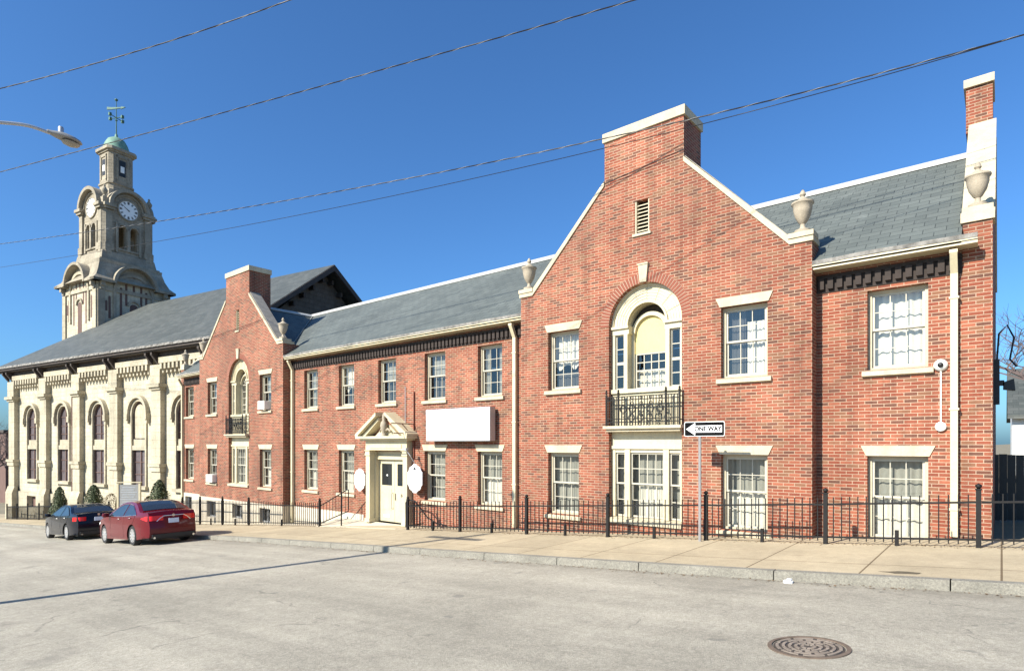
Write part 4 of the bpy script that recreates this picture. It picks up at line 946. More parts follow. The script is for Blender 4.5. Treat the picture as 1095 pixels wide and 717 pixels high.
m = MB(); m.box(S0,S1,D0-.35,D0-.002,5.301,5.62); m.build('frieze', M['darkwood'], CH)
gm = MB(); n = 150; vs = []; fs = []; rnd = random.Random(3)
for i in range(n+1):
    xx = (S0-OV-.15)+(RE-S0+OV+.15)*i/n; j = rnd.uniform(-.035,.035)
    vs += [(xx,e0-.2,EZc+.10+j*.3),(xx,e0-.22+j,EZc+.23+j),(xx,e0-.05,EZc+.28+j),(xx,e0-.02,EZc+.12)]
for i in range(n):
    for j in range(3): fs.append((4*i+j,4*i+j+1,4*i+j+5,4*i+j+4))
    fs.append((4*i+3,4*i,4*i+4,4*i+7))
gm.add(vs,fs+[(0,1,2,3),(4*n,4*n+1,4*n+2,4*n+3)]); gm.build('gutter', M['gutter'], CH)
for s in pil:                             # bracket pairs under the eave
    for d in (-.34,.34): MB().prism_x([(D0-.34,4.85),(D0-.8,5.45),(D0-.8,5.62),(D0-.353,5.62)], s+d-.09, s+d+.09).build('eave_bracket', M['darkwood'], CH)
MB().tube([(-48.9,D0-.15,5.4),(-48.9,D0-.15,-3.6),(-49.0,D0-.25,-4.4)], .07, 6).build('downpipe', M['farbrick'], CH)
m = MB(); rk = []
for sg,(ea) in ((1,e0),(-1,e1)):          # dark raking boards and gable wall at the far end
    m.prism_x([(ea,EZc-.05),(ea,EZc+.2),(DR,RZc-.03),(DR,RZc-.42)], RE-.16, RE+.06)
m.build('bargeboard', M['darkwood'], CH)
MB().prism_x([(D0,5.3),(DR,11.5),(D1,5.3)], S1-.6, S1-.001).build('end_gable', M['shadedgable'], CH)
m = MB()
for k in range(9):
    t_ = (k+.5)/9
    for sg in (1,-1):
        y = DR-sg*t_*(DR-D0); z = RZc-.5-t_*(RZc-EZc-.1); MB().box(S1+.001,S1+.45,y-.08,y+.08,z-.34,z-.05).build('gable_bracket', M['darkwood'], CH)

# ---- tower
TC = (-57.7, 28.2); TS, TD = TC
def face_M(k):     # k quarter turns; local frame: x along the face, y outwards is -y, z up
    return Matrix.Translation((TS,TD,0)) @ Matrix.Rotation(math.pi/2*k,4,'Z')
def sq(m, h, z0, z1, h1=None):
    h1 = h if h1 is None else h1
    m.hexa([(TS-h,TD-h,z0),(TS+h,TD-h,z0),(TS+h,TD+h,z0),(TS-h,TD+h,z0),(TS-h1,TD-h1,z1),(TS+h1,TD-h1,z1),(TS+h1,TD+h1,z1),(TS-h1,TD+h1,z1)])
H = 2.89
m = MB(); sq(m,H,-8,13.7); tb = m.build('tower_base', M['stone'], CH)
for k in range(4):      # each face: corner strips, round-headed tracery, bracketed hood
    m = MB(face_M(k))
    for sx in (-1,1): a,b_ = sorted((sx*(H-.55),sx*H)); m.box(a,b_,-H-.12,-H-.002,5,12.9)
    m.box(-H+.1,H-.1,-H-.1,-H-.002,12.9,13.2)
    m.ring(0,13.0,1.45,1.7,-H-.14,-H-.003,0,180,18)
    for xx in (-1.58,1.58): m.box(xx-.12,xx+.12,-H-.12,-H-.003,10.4,13.0)
    m.ring(0,11.9,.42,.56,-H-.12,-H-.003,0,180,12); 
    m.build('tower_tracery', M['trimstone'] if k in (0,) else M['towertrim'], CH)
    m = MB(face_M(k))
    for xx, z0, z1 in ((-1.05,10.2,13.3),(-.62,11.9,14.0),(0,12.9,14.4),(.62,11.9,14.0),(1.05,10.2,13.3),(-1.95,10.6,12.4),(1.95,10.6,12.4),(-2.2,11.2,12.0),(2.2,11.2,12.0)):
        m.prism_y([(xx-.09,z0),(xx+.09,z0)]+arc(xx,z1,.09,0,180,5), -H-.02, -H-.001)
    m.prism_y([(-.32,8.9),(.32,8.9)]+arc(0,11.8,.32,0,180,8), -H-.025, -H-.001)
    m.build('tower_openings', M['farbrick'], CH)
    # hood: arched barrel breaking the eave
    m = MB(face_M(k)); m.ring(0,13.55,1.62,1.85,-H-.55,-H+1.2,0,180,22)
    m.prism_y([(-1.62,13.55),(1.62,13.55)]+arc(0,13.55,1.62,0,180,18), -H-.0, -H+1.2)
    for sx in (-1,1):
        a,b_ = sorted((sx*1.62,sx*(H+.52))); m.box(a,b_,-H-.52,-H+.1,13.55,13.75)
        a,b_ = sorted((sx*(H-.15),sx*(H-.45)))
        for zz,dd in ((13.2,.4),(12.95,.22)): m.box(a,b_,-H-dd,-H-.125,zz,zz+.34 if zz>13 else zz+.25)
    m.build('tower_hood', M['towertrim'], CH)
m = MB(); lv = [(H+.50,13.76),(H+.15,14.1),(H-.12,14.7),(H-.30,15.35)]
for (h0,z0),(h1,z1) in zip(lv,lv[1:]): sq(m,h0,z0,z1,h1)
m.build('tower_skirt', M['towertrim'], CH)
m = MB(); sq(m,H-.30,15.36,15.6,H-.28); sq(m,H-.42,15.601,15.75); sq(m,H-.6,15.751,16.5,2.15); m.build('tower_cornice', M['towertrim'], CH)
# belfry: four faces with paired arched openings, corner piers
BH = 1.98; SZ = 20.55; BZ = 16.5
for k in range(4):
    m = MB(face_M(k)); outer = [(-BH+.3,BZ),(BH-.3,BZ),(BH-.3,SZ)]+arc(0,SZ,1.42,0,180,18)+[(-BH+.3,SZ)]
    outer = [(-BH+.3,BZ),(BH-.3,BZ),(BH-.3,SZ)]+[(1.42*math.cos(R(a)),SZ+1.42*math.sin(R(a))) for a in range(0,181,10)]+[(-BH+.3,SZ)]
    hs = [[(xx-.30,17.0),(xx+.30,17.0)]+arc(xx,18.75,.30,0,180,10) for xx in (-.48,.48)]
    m.wall(outer, hs, -BH, -BH+.4); m.build('belfry_wall', M['towerstone'], CH)
    m = MB(face_M(k)); m.ring(0,SZ,1.40,1.68,-BH-.42,-BH+1.9,0,180,24); m.ring(0,SZ,1.15,1.28,-BH-.1,-BH-.002,0,180,20)
    for xx in (-.48,.48): m.ring(xx,18.75,.31,.42,-BH-.1,-BH-.002,0,180,12); m.box(xx-.36,xx+.36,-BH-.1,-BH+.2,16.85,16.99)
    m.box(-.12,.12,-BH-.14,-BH-.002,16.85,18.75)
    for sx in (-1,1):
        a,b_ = sorted((sx*.88,sx*1.06)); m.box(a,b_,-BH-.12,-BH-.002,16.6,19.2)
        a,b_ = sorted((sx*1.28,sx*(BH-.02))); m.box(a,b_,-BH-.22,-BH-.003,16.6,17.2); m.box(a+.08,b_-.08,-BH-.16,-BH-.003,17.2,20.1); m.box(a-.06,b_+.06,-BH-.34,-BH-.003,20.1,20.3); m.box(a-.14,b_+.14,-BH-.46,-BH-.003,20.3,SZ-.002)
    m.build('belfry_trim', M['towertrim'], CH)
m = MB()
for sx in (-1,1):
    for sy in (-1,1):
        cx_, cy_ = TS+sx*(BH-.28), TD+sy*(BH-.28)
        m.lathe([(.55,BZ-.6),(.55,17.2),(.46,17.2),(.46,20.1),(.56,20.1),(.62,20.5),(.3,20.7),(.3,21.1)], cx_, cy_, 0, 8, math.pi/8)
        m.prism_y([(0,0)]*3,0,0) if False else None
m.build('corner_piers', M['towerstone'], CH)
for sx,sy in ((-1,-1),(1,1),(1,-1),(-1,1)):
    u = MB(); u.lathe([(.14,0),(.16,.1),(.07,.2),(.22,.42),(.26,.62),(.14,.8),(.07,.92),(.11,1.02),(0,1.15)], TS+sx*1.85, TD+sy*1.85, 21.1, 10); u.build('finial', M['towertrim'], CH, smooth=50)
    MB().box(TS+sx*1.85-.22,TS+sx*1.85+.22,TD+sy*1.85-.22,TD+sy*1.85+.22,20.5,21.1).build('finial_base', M['towertrim'], CH)
m = MB(); sq(m,1.35,20.56,22.3,1.15); m.build('lantern_base', M['towerstone'], CH)
for k in range(4):     # clock faces
    m = MB(face_M(k)); m.disc(0,20.5,.80,-BH-.05,-BH-.002,32); m.ring(0,20.5,.80,.90,-BH-.09,-BH-.002,0,360,32)
    m.v = m.v; co_ = MB(face_M(k)); co_.disc(0,20.5,.79,-BH-.06,-BH-.051,32); cf = co_.build('clock_face', M['clockwhite'] if 'clockwhite' in M else M.setdefault('clockwhite', plain('milk_glass', (.85,.85,.82), .4, .03, 3)), CH)
    r_ = MB(face_M(k)); r_.ring(0,20.5,.80,.92,-BH-.1,-BH-.002,0,360,32); r_.build('clock_rim', M['towertrim'], cf)
    for j in range(12):
        a = R(30*j); 
        n_ = MB(face_M(k))
        for da in ((-.055,.055) if j%3 else (-.09,0,.09)):
            c_, q = math.sin(a+da), math.cos(a+da); px, pz = math.cos(a+da)*.018, -math.sin(a+da)*.018
            n_.prism_y([(.52*c_-px,20.5+.52*q-pz),(.52*c_+px,20.5+.52*q+pz),(.74*c_+px*1.6,20.5+.74*q+pz*1.6),(.74*c_-px*1.6,20.5+.74*q-pz*1.6)], -BH-.066, -BH-.0605)
        n_.build('numeral', M['plastic'], cf)
    h_ = MB(face_M(k))
    for a, L_, w_ in ((-54,.66,.03),(-58,.42,.05)):
        a = R(a); c_, q = math.sin(a), math.cos(a); px, pz = q*w_, -c_*w_
        h_.prism_y([(-.1*c_-px,20.5-.1*q-pz),(-.1*c_+px,20.5-.1*q+pz),(L_*c_,20.5+L_*q)], -BH-.085, -BH-.068)
    h_.build('clock_hands', M['plastic'], cf)
# lantern
LH = 1.02
m = MB(); m.lathe([(LH*1.16,22.0),(LH*1.16,22.6),(LH*1.08,22.7),(LH*1.08,25.75)], TS, TD, 0, 8, math.pi/8); m.v = m.v
m = MB(); 
def chsq(m, h, c, z0, z1, h1=None):
    h1 = h1 or h; P = lambda q,zz: [(TS+sx*a,TD+sy*b_,zz) for sx,sy,a,b_ in ((-1,-1,q-c,q),(1,-1,q-c,q),(1,-1,q,q-c),(1,1,q,q-c),(1,1,q-c,q),(-1,1,q-c,q),(-1,1,q,q-c),(-1,-1,q,q-c))]
    m.add(P(h,z0)+P(h1,z1), [tuple(range(8)),tuple(range(15,7,-1))]+[(i,(i+1)%8,(i+1)%8+8,i+8) for i in range(8)])
chsq(m,1.25,.3,21.6,22.5,1.05); chsq(m,LH,.28,22.501,25.7); m.build('lantern', M['towerstone'], CH)
m = MB(); chsq(m,LH+.1,.3,25.701,25.85); chsq(m,LH+.24,.3,25.851,26.1); m.build('lantern_cornice', M['towertrim'], CH)
m = MB(); chsq(m,LH+.08,.28,22.9,23.05); m.build('lantern_band', M['towertrim'], CH)
for k in range(4):
    m = MB(face_M(k))
    for sx in (-1,1): a,b_ = sorted((sx*.38,sx*.50)); m.box(a,b_,-LH-.07,-LH-.002,23.2,25.5)
    m.box(-.5,.5,-LH-.07,-LH-.002,25.3,25.5); m.box(-.5,.5,-LH-.07,-LH-.002,23.06,23.3); fo = m.build('lantern_window', M['towertrim'], CH)
    MB(face_M(k)).box(-.27,.27,-LH-.02,-LH-.001,23.7,25.1).build('pane', M['plastic'], fo)
    MB(face_M(k)).box(-.16,.16,-LH-.03,-LH-.0205,24.05,24.6).build('louvre', M['white'], fo)
m = MB(); m.lathe([(1.12,26.1),(1.05,26.18),(1.0,26.45),(.86,26.85),(.66,27.2),(.34,27.4),(.14,27.48),(.10,27.75),(.0,27.8)], TS, TD, 0, 24); m.build('dome', M['copper'], CH, smooth=50)
m = MB(); m.tube([(TS,TD,27.7),(TS,TD,31.0)], .05, 6, .025); m.lathe([(0,0),(.14,.12),(.14,.2),(0,.3)],TS,TD,30.7,8); m.lathe([(0,0),(.12,.12),(0,.24)],TS,TD,28.9,8)
m.tube([(TS-.62,TD-.2,29.25),(TS+.62,TD+.2,29.25)],.035,5); m.tube([(TS+.2,TD-.62,29.25),(TS-.2,TD+.62,29.25)],.035,5)
for a,b_ in ((-.62,-.2),(.62,.2),(.2,-.62),(-.2,.62)): m.box(TS+a-.1,TS+a+.1,TD+b_-.1,TD+b_+.1,29.13,29.38)
vo = m.build('vane_mast', M['darkcopper'], CH)
m = MB(Matrix.Translation((TS,TD,30.1)) @ Matrix.Rotation(R(20),4,'Z')); m.prism_y([(-.95,-.02),(-.95,.22),(-.5,.14),(.5,.04),(.5,.12),(.95,0),(.5,-.12),(.5,-.04),(-.5,-.05)],-.04,.04); m.build('weather_vane', M['darkcopper'], CH)

# ---- things in front of the church
def on_c(s, D): p = c1*s+c2*D; return p.x, p.y
def leafy_cone(x, y, h, r, mat, name, label, cat, group, n=2600, seed=1, power=1.0):
    rnd = random.Random(seed); z0 = g(x)-.02; m = MB()
    for i in range(n):
        t_ = rnd.random()**.8; rr = r*(1-t_)**(power)*(1+.10*math.sin(7*t_+seed)+.06*math.sin(23*t_)) *rnd.uniform(.72,1.04); a = rnd.uniform(0,6.283)
        if t_ < .12: rr *= .75+t_*2
        p = Vector((x+rr*math.cos(a), y+rr*math.sin(a), z0+.06+t_*h)); s_ = rnd.uniform(.03,.065)*max(1,h/1.6)
        u = Vector((rnd.uniform(-1,1),rnd.uniform(-1,1),rnd.uniform(-.3,1))).normalized()*s_; v_ = u.cross(Vector((math.cos(a),math.sin(a),.4))).normalized()*s_*.6
        m.add([p-v_,p+v_,p+u],[(0,1,2)])
    t = thing(name, label, cat, (x,y,z0), group)
    if mat == 'yew':
        co = MB(); co.lathe([(r*.55,.05),(r*.62,h*.2),(r*.42,h*.5),(r*.18,h*.8),(0,h*.93)],x,y,z0,10); co.build('inner_foliage', M['yew'], t)
    m.build('foliage', M[mat], t, recalc=False)
    c = MB(); c.tube([(x,y,z0),(x,y,z0+h*.75)],.05*max(1,h/1.6),6,.01); c.build('stem', M['bark'], t)
    return t
for px,py,h,r,sd_,lb in ((-48.96,11.55,2.2,.72,1,'leftmost dark cone shaped evergreen by the church wall, above the front of the black car'),
                 (-44.44,12.25,2.2,.85,2,'middle dark cone shaped evergreen by the church wall, above the tail of the black car'),
                 (-36.78,13.28,2.25,.8,3,'dark cone shaped evergreen right of the notice board above the red car')):
    leafy_cone(px,py,h,r,'yew','evergreen_shrub',lb,'shrub','cone evergreens before the church',seed=sd_, power=.62)
for px,py,h,r,sd_,lb in ((-41.4,12.3,1.6,.8,5,'brown low bush left of the church notice board'),(-38.2,13.25,1.35,.6,6,'bare pale bush just right of the church notice board')):
    leafy_cone(px,py,h,r,'shrub','brown_bush',lb,'shrub','low bushes by the notice board',n=900,seed=sd_,power=.45)
bx, by = -38.1, 12.2; bz = g(bx); MBD = Matrix.Translation((bx,by,bz)) @ Matrix.Rotation(R(45),4,'Z')
nb = thing('notice_board', 'grey church notice board on two cream posts behind the red car', 'notice board', (bx,by,bz))
for d in (-.58,.58): MB(MBD).box(d-.05,d+.05,-.06,.06,-.1,2.22).build('post', M['creampaint'], nb)
MB(MBD).box(-.529,.529,-.03,.03,.75,2.12).build('board', M['lampgrey'], nb); MB(MBD).box(-.66,.66,-.09,.09,2.222,2.27).build('cap', M['creampaint'], nb)
m = MB(MBD)
for i in range(9): z = .86+i*.135; m.box(-.44+.05*(i%3),.44-.07*((i*2)%3),-.036,-.031,z,z+.045)
m.build('strips', M['grey'], nb)
# low church fence
o = thing('iron_fence', 'low black iron fence at the foot of the church wall by the left corner', 'fence', (-54,12.9,g(-54)))
p0, p1 = on_c(-57.6,D0-.9), on_c(-38.5,D0-2.6)
m = MB(); n = 130
for i in range(n+1):
    t_ = i/n; x = p0[0]+(p1[0]-p0[0])*t_; y = p0[1]+(p1[1]-p0[1])*t_; big = i%16==0
    s_ = .04 if big else .012; m.box(x-s_,x+s_,y-s_,y+s_,g(x)-.05,g(x)+(1.2 if big else 1.02))
for z in (.12,.95): m.tube([(p0[0]+(p1[0]-p0[0])*i/20,p0[1]+(p1[1]-p0[1])*i/20,g(p0[0]+(p1[0]-p0[0])*i/20)+z) for i in range(21)],.025,5)
m.build('pickets', M['iron'], o)

# ================================================================== cars
def car(name, label, X, Y, spec, lane_z=ROAD):
    L, W_, Hh, wb, rover = spec['L'], spec['W'], spec['H'], spec['wb'], spec['ro']
    gx = X
    slope = math.atan2((g(gx+1.5)-g(gx-1.5)), 3)
    t = thing(name, label, 'car', (0,0,0), 'cars parked at the kerb', loc=(X,Y,g(X)+lane_z-.0), rot=(0,slope,math.pi))
    # local: x from the rear axle forward, z up from the road
    x0, x1 = -rover, wb + (L-rover-wb); wr = spec['wr']
    top = spec['top']                                    # outline over the top from rear bumper foot to front bumper foot
    def topz(x):
        xs = [p[0] for p in top]; best = -1
        for (a,b_) in zip(top, top[1:]):
            lo, hi = min(a[0],b_[0]), max(a[0],b_[0])
            if lo <= x <= hi and hi > lo: best = max(best, a[1]+(b_[1]-a[1])*(x-a[0])/(b_[0]-a[0]))
        return best
    belt = spec['belt']
    def hw(x, z):
        u = (x-(x0+x1)/2)/((x1-x0)/2); pl = 1-.06*u*u-.16*abs(u)**7
        if z <= belt: q = (z-.45)/.45; tm = 1-.045*q*q if z < .45 else 1-.03*((z-.45)/max(.01,belt-.45))**2
        else: tm = .97-.30*((z-belt)/(Hh-belt))**1.15
        return W_/2*pl*tm
    # side skin
    def dens(P, step=.12):
        o = []
        for a, b_ in zip(P, P[1:]+P[:1]):
            d = math.dist(a,b_); n = max(1,int(d/step)); o += [(a[0]+(b_[0]-a[0])*i/n, a[1]+(b_[1]-a[1])*i/n) for i in range(n)]
        return o
    ar = wr+.045; gz = .20
    bottom = [(x1-.05,gz+.06)]
    for cx in (wb, 0):
        a0 = math.asin((gz-wr)/ar) if abs(gz-wr) < ar else 0
        bottom += [(cx+ar*math.cos(a), wr+ar*math.sin(a)) for a in [a0+(math.pi-2*a0)*i/14 for i in range(15)]]
    bottom += [(x0+.05,gz+.06)]
    outer = dens(top, .12); 
    outer_full = outer[:]  # closed by bottom
    loop = []
    tp = []
    for a,b_ in zip(top, top[1:]):
        d = math.dist(a,b_); n = max(1,int(d/.1)); tp += [(a[0]+(b_[0]-a[0])*i/n, a[1]+(b_[1]-a[1])*i/n) for i in range(n)]
    tp.append(top[-1]); loop = (tp + bottom)[::-1]
    pts = [Vector(p) for p in loop]; E_ = [(i,(i+1)%len(loop)) for i in range(len(loop))]
    def inside(p):
        c_ = False; n = len(loop)
        for i in range(n):
            a, b_ = loop[i], loop[(i+1)%n]
            if (a[1] > p[1]) != (b_[1] > p[1]) and p[0] < (b_[0]-a[0])*(p[1]-a[1])/(b_[1]-a[1])+a[0]: c_ = not c_
        return c_
    extra = []
    xx = x0+.07
    while xx < x1:
        zz = .26
        while zz < Hh:
            if inside((xx,zz)) and min(math.dist((xx,zz),q) for q in loop) > .045: extra.append(Vector((xx,zz)))
            zz += .075
        xx += .10
    V2,_,F2,_,_,of = geometry.delaunay_2d_cdt(pts+extra, E_, [list(range(len(loop)))], 0, 1e-6)
    tri = [f for f,o_ in zip(F2,of) if 0 in o_]
    b = MB()
    for sg in (-1,1): b.add([(p.x, sg*hw(p.x,p.y), p.y) for p in V2], [tuple(f) if sg<0 else tuple(reversed(f)) for f in tri])
    # top strip across the car, crowned
    K = 8; vs = []
    for (x,z) in tp:
        h_ = hw(x,z)
        for j in range(K+1):
            u = -1+2*j/K; cr = 1-u*u; vs.append((x+ (-.05*cr if x < x0+.35 and z < belt else (.06*cr if x > x1-.4 and z < belt else 0)), u*h_, z+(.03*cr if z > .6 and x0+.1 < x < x1-.1 else 0)))
    b.add(vs, [(i*(K+1)+j,(i+1)*(K+1)+j,(i+1)*(K+1)+j+1,i*(K+1)+j+1) for i in range(len(tp)-1) for j in range(K)])
    # under tray
    b.add([(x0+.05,-W_*.45,gz+.06),(x1-.05,-W_*.45,gz+.06),(x1-.05,W_*.45,gz+.06),(x0+.05,W_*.45,gz+.06)],[(0,1,2,3)])
    b.build('body', M[spec['paint']], t, smooth=38, recalc=False)
    # wheel housings
    m = MB()
    for cx in (0,wb): m.prism_y([(cx+ar*.99*math.cos(R(a)),wr+ar*.99*math.sin(R(a))) for a in range(-20,201,20)], -W_/2+.30, W_/2-.30)
    m.box(x0+.15,x1-.15,-W_*.38,W_*.38,.17,.30); m.build('underbody', M['plastic'], t)
    # side windows, conforming to the skin
    for sg in (-1,1):
        for P in spec['sidewin']:
            dl = dens(P,.08)
            if sum(p[0]*q[1]-q[0]*p[1] for p,q in zip(dl,dl[1:]+dl[:1])) < 0: dl = dl[::-1]; n0 = len(dl); ex = []
            xs_ = [p[0] for p in P]; zs_ = [p[1] for p in P]
            V3,_,F3,_,_,o3 = geometry.delaunay_2d_cdt([Vector(p) for p in dl], [(i,(i+1)%n0) for i in range(n0)], [list(range(n0))], 0, 1e-6)
            m = MB(); m.add([(p.x, sg*(hw(p.x,p.y)+.012), p.y) for p in V3], [tuple(f) for f,o_ in zip(F3,o3) if 0 in o_]); m.build('side_window', M['carglass'], t, recalc=False)
        P = spec['trim']; m = MB(); m.tube([(x, sg*(hw(x,z)+.012), z) for x,z in dens(P,.1)+[P[0]]], .009, 5); m.build('window_trim', M['chrome'] if spec['chrome'] else M['plastic'], t)
        for (x,z) in spec['handles']: m = MB(); m.tube([(x-.09,sg*(hw(x,z)+.01),z),(x-.06,sg*(hw(x,z)+.035),z),(x+.06,sg*(hw(x,z)+.035),z),(x+.09,sg*(hw(x,z)+.01),z)],.013,6); m.build('door_handle', M[spec['paint']], t)
        m = MB()
        for P in spec['lines']: m.tube([(x, sg*(hw(x,z)+.001), z) for x,z in P], .005, 4)
        m.build('door_seams', M['plastic'], t)
        # mirror
        mxp = spec['mirror']; yy = sg*(hw(mxp,belt)+.0); m = MB(); m.M = Matrix.Translation((mxp,yy+sg*.12,belt+.06)) @ Matrix.Diagonal((.6,1.05,.75,1)); m.lathe([(0,-.11),(.09,-.09),(.115,0),(.09,.09),(0,.11)],n=12); m.M = None; m.tube([(mxp,yy-sg*.03,belt),(mxp,yy+sg*.06,belt+.03)],.025,6)
        m.build('mirror', M[spec['paint']], t, smooth=60)
    def across(P, off, mat, nm, wf=.88, name2=None):    # windscreen style sheets following the crown
        vs = []; K = 10; n = 14
        for i in range(n+1):
            x = P[0][0]+(P[1][0]-P[0][0])*i/n; z = topz(x); h_ = hw(x,z)*wf
            for j in range(K+1):
                u = -1+2*j/K; cr = 1-(u*wf)**2; vs.append((x+off[0], u*h_, z+.03*cr+off[1]))
        m = MB(); m.add(vs,[(i*(K+1)+j,(i+1)*(K+1)+j,(i+1)*(K+1)+j+1,i*(K+1)+j+1) for i in range(n) for j in range(K)]); return m.build(nm, M[mat], t, recalc=False, smooth=60)
    across(spec['rearwin'], (-.012,.012), 'carglass', 'rear_window', .86)
    across(spec['frontwin'], (.012,.012), 'carglass', 'windscreen', .88)
    # wheels
    for cx in (0,wb):
        for sg in (-1,1):
            yo = sg*(W_/2-.03-.02)
            Mx = Matrix.Translation((cx,yo,wr)) @ Matrix.Rotation(R(90 if sg<0 else -90),4,'X')
            m = MB(Mx); m.lathe([(wr*.66,0),(wr*.70,.008),(wr*.93,.008),(wr,-.03),(wr,-.19),(wr*.9,-.21),(wr*.5,-.21)],n=28); wo = m.build('wheel', M['rubber'], t, smooth=35)
            m = MB(Mx); m.lathe([(wr*.67,-.02),(wr*.67,.006),(wr*.62,.006),(wr*.60,-.05),(wr*.2,-.06)],n=28)
            for k in range(spec['spokes']):
                a = 2*math.pi*k/spec['spokes']; c_, q = math.cos(a), math.sin(a)
                px, py = -q*.026, c_*.026
                m.add([(c_*.05-px*1.3,q*.05-py*1.3,.0),(c_*.05+px*1.3,q*.05+py*1.3,.0),(c_*wr*.64+px*1.5,q*wr*.64+py*1.5,.004),(c_*wr*.64-px*1.5,q*wr*.64-py*1.5,.004),
                       (c_*.05-px*1.3,q*.05-py*1.3,-.04),(c_*.05+px*1.3,q*.05+py*1.3,-.04),(c_*wr*.64+px*1.5,q*wr*.64+py*1.5,-.03),(c_*wr*.64-px*1.5,q*wr*.64-py*1.5,-.03)],[(0,1,2,3),(7,6,5,4),(0,4,5,1),(1,5,6,2),(2,6,7,3),(3,7,4,0)])
            m.lathe([(.065,-.03),(.065,.008),(.0,.012)],n=14); m.build('rim', M['rim'], wo, smooth=35)
    # rear end
    tz0, tz1 = spec['tail']
    for sg in (-1,1):       # tail lamps wrap round the corner
        vs = []; cols = []
        path = [(x0+spec['tlx'],1.0),(x0+.14,1.0),(x0+.045,.96),(x0+.0,.86),(x0-.015,spec['tlin'])]
        for (x,f_) in path:
            for z in (tz0,tz1):
                xz = x
                yv = hw(max(x,x0+.03),z)*f_; vs.append((x-.012 if f_<1 else x, sg*(yv+.008), z))
        if spec['paint'] == 'redpaint': 
            for i in (0,1): vs[i] = (vs[i][0], vs[i][1], (tz0+tz1)/2+(.02 if i else -.0))
        m = MB(); m.add(vs,[(2*i,2*i+2,2*i+3,2*i+1) for i in range(len(path)-1)]); m.build('tail_light', M['tail'], t, recalc=False, smooth=60)
    m = MB(); m.box(x0-.075,x0-.05,-.155,.155,spec['plz'],spec['plz']+.15); m.build('number_plate', M['carwhite'], t)
    m = MB(); m.box(x0-.07,x0+.05,-W_*.36,W_*.36,.24,.36); m.build('bumper_insert', M['plastic'], t)
    if spec['chrome']:
        z = tz1-.01; m = MB(); m.tube([(x0-.055,-.52,z-.17),(x0-.068,-.42,z-.07),(x0-.072,-.30,z),(x0-.072,.30,z),(x0-.068,.42,z-.07),(x0-.055,.52,z-.17)],.013,6); m.build('chrome_strip', M['chrome'], t)
    m = MB(); m.M = Matrix.Translation((x0-.055,0,spec['plz']+.25)) @ Matrix.Rotation(R(90),4,'Y'); m.lathe([(.045,0),(.045,.012),(.0,.014)],n=14); m.build('badge', M['chrome'], t)
    for sg in (-1,1):
        m = MB(); m.tube([(x0-.02,sg*W_*.33,.25),(x0-.075,sg*W_*.33,.25)],.035,10); m.build('exhaust', M['chrome'], t)
    m = MB(); m.box(wb-1.1,wb-.95,.2,.65,.6,1.15); m.box(wb-1.1,wb-.95,-.65,-.2,.6,1.15); m.build('seats', M['cabin'], t)
    for sg in (-1,1):
        m = MB(); xf = x1-.35; m.add([(xf-.2,sg*(hw(xf-.2,.72)+.01),.72),(xf+.2,sg*(hw(xf+.2,.70)+.01),.66),(xf+.2,sg*(hw(xf+.2,.74)+.01),.74),(xf-.2,sg*(hw(xf-.2,.8)+.01),.80)],[(0,1,2,3)]); m.build('headlight', M['white'], t, recalc=False)
    return t
sedan = dict(L=4.85,W=1.83,H=1.46,wb=2.77,ro=1.10,wr=.335,belt=.98,paint='redpaint',chrome=True,spokes=10,tlx=.42,tlin=.42,tail=(.80,.96),plz=.70,mirror=2.12,
  top=[(-1.06,.26),(-1.10,.42),(-1.10,.62),(-1.06,.80),(-1.04,.98),(-.98,1.065),(-.72,1.08),(-.50,1.10),(-.12,1.29),(.20,1.405),(.62,1.455),(1.1,1.455),(1.50,1.40),(1.92,1.20),(2.32,.99),(2.7,.95),(3.2,.86),(3.5,.78),(3.66,.68),(3.73,.52),(3.72,.38),(3.68,.26)],
  rearwin=((-.46,1.115),(.30,1.42)),frontwin=((1.55,1.37),(2.28,1.01)),
  sidewin=[[(-.32,1.04),(.0,1.20),(.30,1.32),(.66,1.375),(.66,1.01),(-.2,1.0)],[(.74,1.01),(.74,1.375),(1.15,1.37),(1.50,1.30),(2.02,1.03),(1.95,1.0)]],
  trim=[(-.36,1.02),(.0,1.225),(.32,1.345),(.68,1.40),(1.16,1.395),(1.52,1.32),(2.08,1.02),(1.9,.985),(.7,.985)],
  handles=[(.15,.92),(1.15,.90)],lines=[[(.70,.98),(.72,.6),(.66,.3)],[(-.25,.98),(-.1,.75),(.15,.62)],[(1.95,.98),(2.0,.6),(1.95,.3)],[(.66,.28),(1.95,.28)],[(-1.0,.70),(-.4,.70)]])
car('parked_car', 'dark red sedan parked at the kerb behind the black car', -22.45, 8.16, sedan)
bmw = dict(sedan); bmw.update(L=4.72,W=1.82,H=1.44,wb=2.80,ro=1.02,wr=.335,paint='blackpaint',chrome=False,spokes=12,tlx=.34,tlin=.60,tail=(.78,.94),plz=.76,
  top=[(-.98,.26),(-1.02,.42),(-1.02,.66),(-.99,.84),(-.96,.98),(-.90,1.05),(-.62,1.07),(-.46,1.08),(-.02,1.29),(.30,1.395),(.70,1.435),(1.15,1.43),(1.52,1.37),(1.92,1.18),(2.30,.985),(2.7,.94),(3.2,.86),(3.48,.78),(3.62,.68),(3.70,.52),(3.68,.38),(3.64,.26)])
car('parked_car', 'dark blue-black sedan parked at the kerb in front of the red sedan', -29.9, 8.15, bmw)
wc = dict(sedan); wc.update(paint='whitepaint', chrome=False)
car('parked_car', 'white car parked far down the street at the left edge', -74.0, 10.4, wc, lane_z=ROAD+.0)

